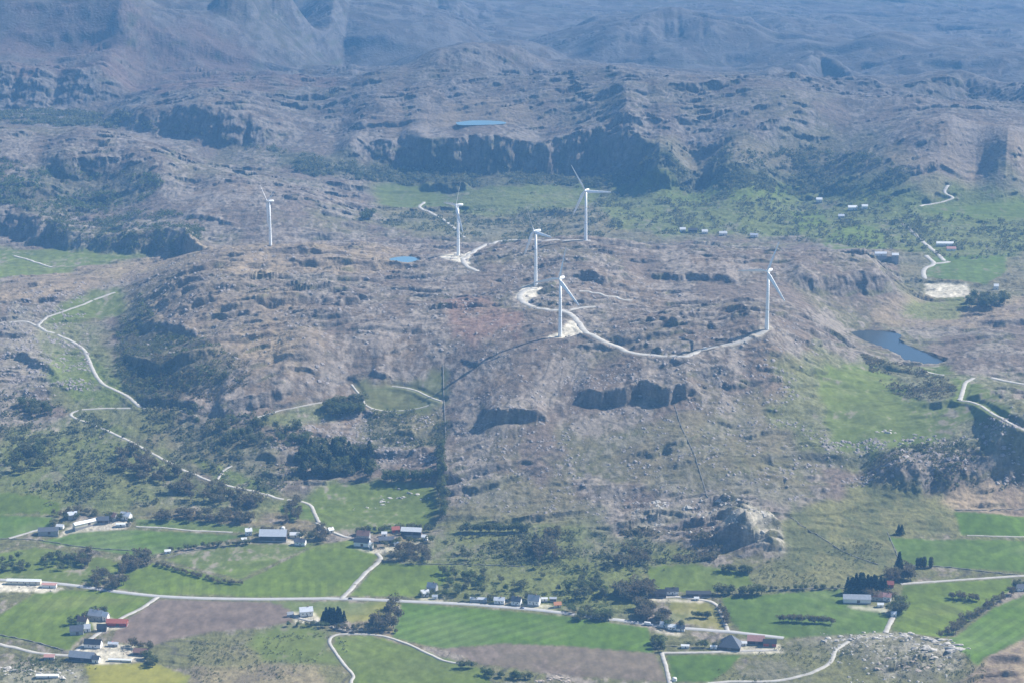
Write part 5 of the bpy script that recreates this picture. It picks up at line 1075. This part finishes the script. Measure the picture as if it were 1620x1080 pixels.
GR = [
 ('dark', 9, 9, 15, [(70,836),(120,818),(170,820),(212,830)], 'dark garden tree standing between the buildings of the upper left farm', 'garden trees of the upper left farm', 1.2, 3),
 ('green', 9, 10, 16, [(110,990),(140,975),(170,970)], 'green garden tree behind the red barn farm', 'garden trees of the red barn farm', 1.2, 2),
 ('bare', 8, 10, 15, [(205,1022),(240,1028)], 'bare tree around the dark brown barn', 'bare trees around the dark brown barn', 1.2, 3),
 ('green', 8, 9, 14, [(590,868),(640,858),(684,860)], 'green garden tree in front of the central farm', 'garden trees in front of the central farm', 1.2, 3),
 ('dark', 9, 9, 15, [(735,950),(805,950),(870,946)], 'dark garden tree between the roadside houses', 'garden trees between the roadside houses', 1.2, 3),
 ('green', 6, 9, 14, [(898,966),(955,974)], 'green tree along the main road right of the orange cabin', 'roadside trees right of the orange cabin', 1.2, 3),
 ('dark', 6, 9, 14, [(1085,1022),(1140,1024)], 'dark shrub tree along the yard wall', 'trees along the yard wall', 1.2, 2),
 ('dark', 5, 9, 14, [(420,846),(500,852)], 'dark garden tree at the big grey roofed barn', 'garden trees at the big barn', 1.2, 3),
 ('bare', 8, 12, 18, [(1370,945),(1412,948)], 'bare garden tree among the spruce farm houses', 'bare garden trees of the spruce farm', 1.1, 4),
 ('dark', 8, 10, 15, [(1598,930),(1640,928)], 'dark tree round the house at the right edge', 'trees round the house at the right edge', 1.3, 3),
 ('green', 14, 8, 12, [(455,990),(500,992),(620,996)], 'green shrub tree on the bank below the white house', 'green bank below the white house', 1.3, 3),
 ('spruce', 34, 18, 27, [(475,712),(520,705),(586,715),(590,756),(530,758),(470,752)], 'dark spruce in the dense wood above the rocky pasture', 'dense spruce wood above the rocky pasture', 1.4, None),
 ('dark', 40, 16, 24, [(475,712),(520,705),(586,715),(590,756),(530,758),(470,752)], 'rounded green tree in the dense wood above the rocky pasture', 'rounded trees of the dense wood above the rocky pasture', 1.2, None),
 ('dark', 26, 15, 22, [(512,648),(545,640),(572,640),(572,656),(525,660)], 'dark rounded tree in the small clump left of the hill pasture', 'small dark clump left of the hill pasture', 1.3, None),
 ('spruce', 15, 22, 34, [(1340,938),(1398,938)], 'dark spruce in the row behind the long grey barn', 'spruce row behind the long grey barn', 1.2, 2),
 ('spruce', 11, 17, 26, [(506,984),(545,984)], 'dark spruce right of the white house under the main road', 'spruces beside the white house', 1.3, 2),
 ('spruce', 2, 16, 17, [(1415,845),(1433,845)], 'small dark spruce of a pair at the corner of the bright right field', 'pair of small spruces', 1.5, .2),
 ('spruce', 2, 30, 38, [(1418,905),(1424,905)], 'tall pointed spruce above the other trees behind the spruce farm', 'tall pointed spruces behind the farm', 1, .5),
 ('poplar', 4, 15, 20, [(1446,897),(1474,897)], 'narrow dark tree standing in the long bright right field', 'narrow trees in the bright right field', 1.4, .3),
 ('dark', 32, 16, 24, [(698,706),(697,740),(699,780),(700,822)], 'dark leafy tree in the straight strip running down from the hill pasture', 'straight strip of dark trees', .8, 3),
 ('dark', 24, 15, 22, [(602,762),(640,761),(684,760)], 'dark leafy tree in the hedge above the rocky pasture', 'hedge of dark trees above the rocky pasture', 1, 3),
 ('dark', 22, 14, 20, [(15,745),(35,712),(72,705),(78,735),(35,752)], 'dark tree in the grove on the far left hillside', 'dark grove on the far left hillside', 1.2, None),
 ('dark', 14, 12, 18, [(30,640),(60,632),(82,655),(50,662)], 'dark tree in the small upper grove on the left hillside', 'small upper grove on the left hillside', 1.2, None),
 ('bare', 66, 14, 22, [(180,708),(215,712),(300,760),(430,800),(420,814),(300,790),(195,750)], 'bare brown tree in the wood below the straight hill track', 'bare wood below the straight hill track', 1.2, None),
 ('bare', 46, 11, 16, [(242,820),(275,812),(380,816),(425,824),(400,831),(250,826)], 'bare grey tree in the long strip above the narrow field', 'long strip of bare trees above the narrow field', 1.4, None),
 ('dark', 34, 12, 20, [(300,658),(480,666),(500,705),(420,712),(320,700)], 'dark green tree scattered on the rocky slope above the straight hill track', 'dark trees on the rocky slope', 1.1, None),
 ('bare', 18, 13, 18, [(196,892),(215,878),(242,880),(238,898),(205,904)], 'bare brown tree in the copse at the bend of the field hedge', 'copse at the bend of the hedge', 1.2, None),
 ('bare', 34, 5, 8, [(245,893),(300,908),(345,921),(384,924)], 'low bare bush tree in the dark field hedge', 'dark hedge below the light green field', 1.6, 1.5),
 ('bare', 20, 14, 20, [(146,915),(195,905),(196,935),(150,935)], 'bare brown tree in the copse above the main road at left', 'copse above the main road at left', 1.1, None),
 ('green', 26, 10, 16, [(0,885),(90,878),(145,885),(140,900),(0,905)], 'leafing tree in the damp field at far left', 'trees in the damp field at far left', 1.2, None),
 ('bare', 14, 10, 16, [(95,880),(150,875),(148,895),(100,900)], 'bare grey tree at the right end of the damp field', 'bare trees at the right end of the damp field', 1.3, None),
 ('dark', 18, 7, 11, [(265,873),(320,866),(400,860)], 'small dark tree in the hedge above the light green field', 'hedge above the light green field', 1.3, 1.5),
 ('bare', 20, 18, 27, [(838,862),(880,850),(884,888),(850,890)], 'tall bare tree in the clump at the foot of the heath', 'clump of tall bare trees at the foot of the heath', 1, None),
 ('bare', 24, 18, 26, [(975,935),(1030,925),(1030,950),(975,952)], 'bare tree in the clump left of the black roofed farm', 'bare clump left of the black roofed farm', 1.2, None),
 ('bare', 24, 14, 20, [(998,962),(1020,958),(1056,975),(1050,988),(1015,982)], 'bare brown tree in the thicket above the roadside van', 'bare thicket above the roadside van', 1.2, None),
 ('green', 16, 14, 20, [(895,935),(950,915),(960,945),(905,948)], 'pale green tree in the loose group left of the bare clump', 'loose green group in the centre', 1.1, None),
 ('bare', 12, 12, 18, [(968,892),(1020,876),(1022,895),(975,900)], 'bare tree in the small group below the grey outcrop', 'small bare group below the grey outcrop', 1.2, None),
 ('green', 14, 12, 16, [(905,975),(970,972),(968,985),(910,982)], 'small green tree above the main road right of the orange cabin', 'green trees right of the orange cabin', 1.1, None),
 ('olive', 30, 8, 15, [(700,860),(1000,870),(1010,950),(720,930)], 'lone small tree scattered over the rough grazing in the centre', 'scattered trees on the rough grazing', 1.3, None),
 ('bare', 20, 14, 19, [(608,888),(640,870),(685,880),(680,892),(620,893)], 'bare tree in the copse right of the farm lane', 'copse right of the farm lane', 1.2, None),
 ('bare', 15, 18, 28, [(590,990),(628,955),(634,995),(600,1005)], 'tall bare tree in the group at the left end of the large green field', 'tall bare group at the end of the large field', 1, None),
 ('dark', 22, 12, 17, [(730,842),(785,841),(838,841)], 'dark tree in the row along the field wall at the foot of the heath', 'tree row along the field wall', 1.2, 2),
 ('green', 24, 12, 17, [(690,905),(770,905),(810,940),(700,945)], 'green garden tree above the roadside houses', 'green trees above the roadside houses', 1.2, None),
 ('dark', 10, 13, 18, [(1125,939),(1165,940),(1210,940)], 'round dark tree in the row right of the black roofed farm', 'row of round trees right of the black roofed farm', 1.4, 2),
 ('dark', 10, 8, 13, [(1140,902),(1188,906)], 'dark bush tree on the upper edge of the small green field', 'bush trees on the upper edge of the small field', 1.5, 2),
 ('dark', 12, 7, 10, [(1215,934),(1330,931)], 'little tree spaced along the wall left of the spruce farm', 'little trees along the wall', 1.2, 1),
 ('bare', 20, 9, 14, [(1235,982),(1315,986)], 'bare tree in the thin hedge standing in the field', 'thin hedge in the field left of the spruce farm', 1.1, 1.5),
 ('bare', 22, 10, 16, [(1488,1010),(1530,985),(1560,965),(1604,938)], 'bare tree in the slanting line between the two right fields', 'slanting tree line between the right fields', 1.2, 3),
 ('bare', 12, 9, 14, [(1500,946),(1552,950)], 'bare tree in the hedge island of the right field', 'hedge island of the right field', 1.2, 2),
 ('bare', 14, 16, 24, [(1400,915),(1440,905),(1442,920),(1405,925)], 'bare tree behind the red cabin of the spruce farm', 'bare trees behind the red cabin', 1.1, None),
 ('dark', 7, 14, 19, [(1408,966),(1424,955),(1428,970),(1415,978)], 'round dark garden tree above the short white drive', 'dark garden trees above the white drive', 1.4, None),
 ('bare', 10, 10, 15, [(1140,962),(1150,990)], 'bare tree along the lane down from the black roofed farm', 'trees along the lane of the black roofed farm', 1.2, 2),
 ('dark', 6, 9, 13, [(1095,976),(1122,978)], 'dark tree in the small paddock', 'trees in the small paddock', 1.3, 2),
 ('green', 9, 12, 17, [(1032,1005),(1048,1008),(1050,1032),(1034,1030)], 'green tree at the corner between the large field and the yard', 'green trees at the field corner', 1.2, None),
 ('green', 2, 15, 18, [(1046,990),(1088,998)], 'round green garden tree beside the low houses under the main road', 'round garden trees beside the low houses', 1.3, 1),
 ('bare', 12, 9, 13, [(410,842),(482,846)], 'bare tree behind the big grey roofed barn', 'bare trees behind the big barn', 1.2, 2),
 ('bare', 16, 11, 17, [(455,800),(470,790),(478,822),(450,828)], 'dark bare tree in the clump where the hill track bends', 'clump where the hill track bends', 1.2, None),
 ('bare', 12, 10, 15, [(488,838),(515,834),(512,858),(490,860)], 'bare tree right of the dark roofed white house', 'trees right of the dark roofed white house', 1.2, None),
 ('dark', 18, 10, 14, [(560,845),(620,840),(690,840)], 'dark tree behind the central farm buildings', 'trees behind the central farm', 1.2, 2),
 ('green', 12, 9, 14, [(760,1068),(840,1074)], 'green bush tree near the bottom edge below the ploughed field', 'green bush trees at the bottom edge', 1.4, 3),
 ('dark', 4, 12, 16, [(724,1056),(744,1056)], 'dark tree at the end of the looping track', 'dark trees at the end of the looping track', 1.3, 1),
 ('bare', 12, 7, 11, [(520,994),(560,1000),(625,1000)], 'low bare tree beside the looping track', 'low bare trees beside the looping track', 1.3, 3),
 ('bare', 12, 8, 12, [(85,818),(110,810),(150,812)], 'bare tree behind the upper left farm', 'bare trees behind the upper left farm', 1.3, 3),
 ('dark', 10, 10, 14, [(232,1040),(245,1055)], 'dark tree at the corner of the lower ploughed field', 'dark trees at the ploughed field corner', 1.2, 3),
 ('dark', 20, 12, 20, [(1528,488),(1548,470),(1590,470),(1592,485),(1570,490)], 'dark tree in the round grove right of the gravel yard', 'round dark grove right of the gravel yard', 1.3, None),
 ('dark', 12, 10, 16, [(572,350),(590,335),(588,350)], 'dark tree in the distant clump left of the valley meadow', 'distant clump left of the valley meadow', 1.2, None),
 ('dark', 6, 8, 13, [(668,945),(700,938)], 'dark garden tree around the grey house above the main road', 'garden trees around the grey house', 1.3, 3),
]
for i, (kd, n, h0, h1, pts, lab, grp, wide, width) in enumerate(GR): grove(kd, n, h0, h1, pts, lab, grp, 500 + i, wide, width)

# ------------------------------------------------------------------ scrub: uncountable low growth, one object per stretch of slope
def scrub(n, pts, h0, h1, m, lab, seed, faces=14, clump=.5):
    rg = np.random.default_rng(seed)
    P = np.array([hit(px, py, Z)[:2] for px, py in catmull(pts + [pts[0]], 3)[:-1]])
    x0, y0 = P.min(0); x1, y1 = P.max(0); out = np.zeros((0, 2))
    while len(out) < n:
        q = np.stack([rg.uniform(x0, x1, n * 4), rg.uniform(y0, y1, n * 4)], 1); c = np.zeros(len(q), bool)
        for i in range(len(P)):
            (xa, ya), (xb, yb) = P[i], P[(i + 1) % len(P)]
            if ya != yb: c ^= ((ya > q[:, 1]) != (yb > q[:, 1])) & (q[:, 0] < (xb - xa) * (q[:, 1] - ya) / (yb - ya) + xa)
        d = fbm(q[:, 0], q[:, 1], 70, 3, seed, .6); c &= d > clump * .6 - .2 + rg.normal(0, .3, len(q))
        if not c.any(): break
        out = np.concatenate([out, q[c]])
    out = out[:int(n * .75)]; n = len(out); z = height(out[:, 0], out[:, 1], Z)
    h = h0 * .5 + (h1 - h0 * .5) * rg.random(n) ** 1.6
    c = np.repeat(np.stack([out[:, 0], out[:, 1], z + h * .45], 1), faces, 0); hh = np.repeat(h, faces); k = len(c)
    d = rg.normal(0, 1, (k, 3)); d /= np.linalg.norm(d, axis=1)[:, None]; c = c + d * (hh * .48)[:, None] * np.array([1.15, 1.15, .95])
    d1 = rg.normal(0, 1, (k, 3)); d1 /= np.linalg.norm(d1, axis=1)[:, None]; d2 = np.cross(d1, rg.normal(0, 1, (k, 3))); d2 /= np.linalg.norm(d2, axis=1)[:, None]
    s_ = (hh * .26 * rg.uniform(.6, 1.2, k))[:, None]
    v = np.stack([c - d1 * s_, c - d2 * s_, c + d1 * s_, c + d2 * s_], 1).reshape(-1, 3)
    obj('scrub', raw_mesh('scrub', v, np.arange(4 * k).reshape(k, 4), m), None, kind='stuff', label=lab, category='scrub')
SC = [
 (1500, [(0,620),(110,640),(200,690),(250,760),(240,800),(120,800),(0,775)], 2.5, 6, 'scrub', 'scrub on the far left hillside'),
 (1200, [(220,640),(420,650),(500,700),(460,780),(360,760),(240,710)], 2.5, 6.5, 'scrub', 'scrub round the straight hill track'),
 (2200, [(225,465),(262,520),(330,545),(385,578),(300,625),(230,640),(185,590),(190,500)], 2, 5, 'dark', 'scrub on the shaded flank beside the upper track'),
 (900, [(240,560),(380,560),(390,610),(260,640)], 2, 4.5, 'bare', 'brown scrub under the hill crags at left'),
 (900, [(585,650),(700,650),(700,700),(590,700)], 2, 4, 'olive', 'pale scrub between the hill pasture and the spruce wood'),
 (1200, [(700,855),(830,840),(1020,850),(1110,890),(1000,905),(860,900),(720,895)], 2, 5, 'olive', 'pale scrub at the foot of the heath'),
 (700, [(730,870),(900,880),(960,960),(780,940)], 1.5, 4, 'green', 'green bushes in the rough grazing'),
 (900, [(980,830),(1120,845),(1130,885),(1000,880)], 2, 5, 'bare', 'brown scrub below the grey outcrop'),
 (1900, [(640,335),(940,335),(960,370),(700,376),(600,350)], 3, 7, 'scrub', 'scrub in the valley behind the turbines'),
 (2600, [(940,290),(1250,300),(1440,320),(1440,400),(1250,375),(1060,372),(950,350)], 3, 8, 'scrub', 'scrub and copses in the valley right of the turbines'),
 (3600, [(430,245),(620,262),(980,275),(1260,280),(1240,300),(980,296),(700,290),(500,280)], 4, 9, 'scrub', 'distant birch wood under the long cliff'),
 (1500, [(1100,255),(1300,230),(1450,280),(1300,310),(1150,295)], 4, 9, 'scrub', 'distant wood on the slope right of the long cliff'),
 (1800, [(0,250),(80,270),(250,275),(220,320),(80,335),(0,320)], 3, 7, 'green', 'green scrub on the far left slope above the shaded cliff'),
 (2500, [(20,365),(90,335),(240,330),(320,350),(300,395),(150,392)], 3, 6, 'dark', 'dark wood on the shaded cliff at left'),
 (2200, [(0,170),(150,180),(400,225),(500,250),(400,235),(200,205),(0,195)], 4, 9, 'scrub', 'distant wood in the second valley at left'),
 (900, [(1440,340),(1620,345),(1620,400),(1470,405)], 3, 7, 'scrub', 'scrub between the distant right fields'),
 (1200, [(1360,560),(1500,600),(1500,640),(1420,625),(1380,590)], 2, 4.5, 'bare', 'brown scrub on the knoll below the lake'),
 (800, [(1340,720),(1480,700),(1620,710),(1620,770),(1400,775)], 2, 5, 'scrub', 'scrub on the crag at the right edge'),
 (900, [(300,1015),(520,1000),(540,1060),(320,1078)], 1, 2.4, 'olive', 'low scrub at the bottom left of the looping track'),
 (700, [(0,1040),(130,1045),(150,1080),(0,1080)], 1, 2.5, 'green', 'bushes among the rocks in the lower left corner'),
 (900, [(1150,1040),(1300,1015),(1520,1030),(1540,1080),(1160,1080)], 1, 2.4, 'olive', 'low scrub on the rocky knoll at lower right'),
 (700, [(1190,920),(1240,870),(1400,860),(1330,925)], 1, 2.4, 'olive', 'low gorse on the olive slope above the fields'),
]
for i, (n, pts, h0, h1, m, lab) in enumerate(SC): scrub(n, pts, h0, h1, LM[m], lab, 700 + i)
def stones(n, pts, s0, s1, m, lab, seed, thr=.0):
    rg = np.random.default_rng(seed); P = np.array([hit(px, py, Z)[:2] for px, py in pts]); x0, y0 = P.min(0); x1, y1 = P.max(0)
    q = np.stack([rg.uniform(x0, x1, n * 6), rg.uniform(y0, y1, n * 6)], 1); c = np.zeros(len(q), bool)
    for i in range(len(P)):
        (xa, ya), (xb, yb) = P[i], P[(i + 1) % len(P)]
        if ya != yb: c ^= ((ya > q[:, 1]) != (yb > q[:, 1])) & (q[:, 0] < (xb - xa) * (q[:, 1] - ya) / (yb - ya) + xa)
    c &= fbm(q[:, 0], q[:, 1], 45, 3, seed, .6) > thr + rg.normal(0, .15, len(q)); q = q[c][:n]; n = len(q)
    z = height(q[:, 0], q[:, 1], Z); s_ = s0 + (s1 - s0) * rg.random(n) ** 2.5
    base = np.array([(1, 0, 0), (.3, .9, 0), (-.8, .6, 0), (-.9, -.4, 0), (0, -1, 0), (.7, -.7, 0), (.45, .1, .8), (-.3, .35, .9), (-.25, -.4, .75)], float)
    v = base[None] * s_[:, None, None] * rg.uniform(.7, 1.35, (n, 9, 3)) * np.array([1.5, 1.0, .75]); v[:, :6, 2] -= .4 * s_[:, None]; v += np.stack([q[:, 0], q[:, 1], z], 1)[:, None, :]
    F3 = np.array([(0, 1, 6), (1, 7, 6), (1, 2, 7), (2, 3, 7), (3, 8, 7), (3, 4, 8), (4, 5, 8), (5, 6, 8), (5, 0, 6), (6, 7, 8)])
    f = (F3[None] + (np.arange(n) * 9)[:, None, None]).reshape(-1, 3)
    link_mesh('stones', v.reshape(-1, 3), f, m, smooth=False, kind='stuff', label=lab, category='stones')
M_ROCK3 = mat('mauve_grey_rock', (.30, .265, .245), .95, .3, .2, .1)
stones(3600, [(60,455),(300,402),(620,402),(940,385),(1180,480),(1300,560),(1250,640),(900,660),(700,560),(560,600),(430,620),(230,560),(200,450)], .5, 2.6, M_ROCK3, 'loose mauve grey stones and slabs strewn over the turbine hill', 901)
stones(2200, [(720,640),(1250,580),(1320,700),(1260,800),(1000,830),(720,800)], .5, 2.2, M_ROCK3, 'loose grey stones on the lower heath slope', 902)
stones(160, [(1000,795),(1200,780),(1245,870),(1120,860),(1000,830)], .6, 3.0, M_ROCK, 'pale broken rock around the grey outcrop', 903, -.2)
stones(1800, [(0,470),(130,440),(150,620),(0,640)], .5, 2.4, M_ROCK3, 'loose stones on the far left crags', 904)
stones(900, [(1290,690),(1620,640),(1620,770),(1340,770)], .6, 2.6, M_ROCK3, 'broken rock on the crag at the right edge', 905)
stones(260, [(1290,1000),(1420,996),(1525,1030),(1480,1090),(1350,1090)], .35, 1.8, M_ROCK, 'pale rubble on the rocky knoll at lower right', 906, -.25)
stones(1200, [(560,640),(700,650),(690,740),(590,730),(400,740),(420,700)], .5, 2.2, M_ROCK3, 'broken rock between the woods', 907)
print('objects', len(bpy.data.objects))
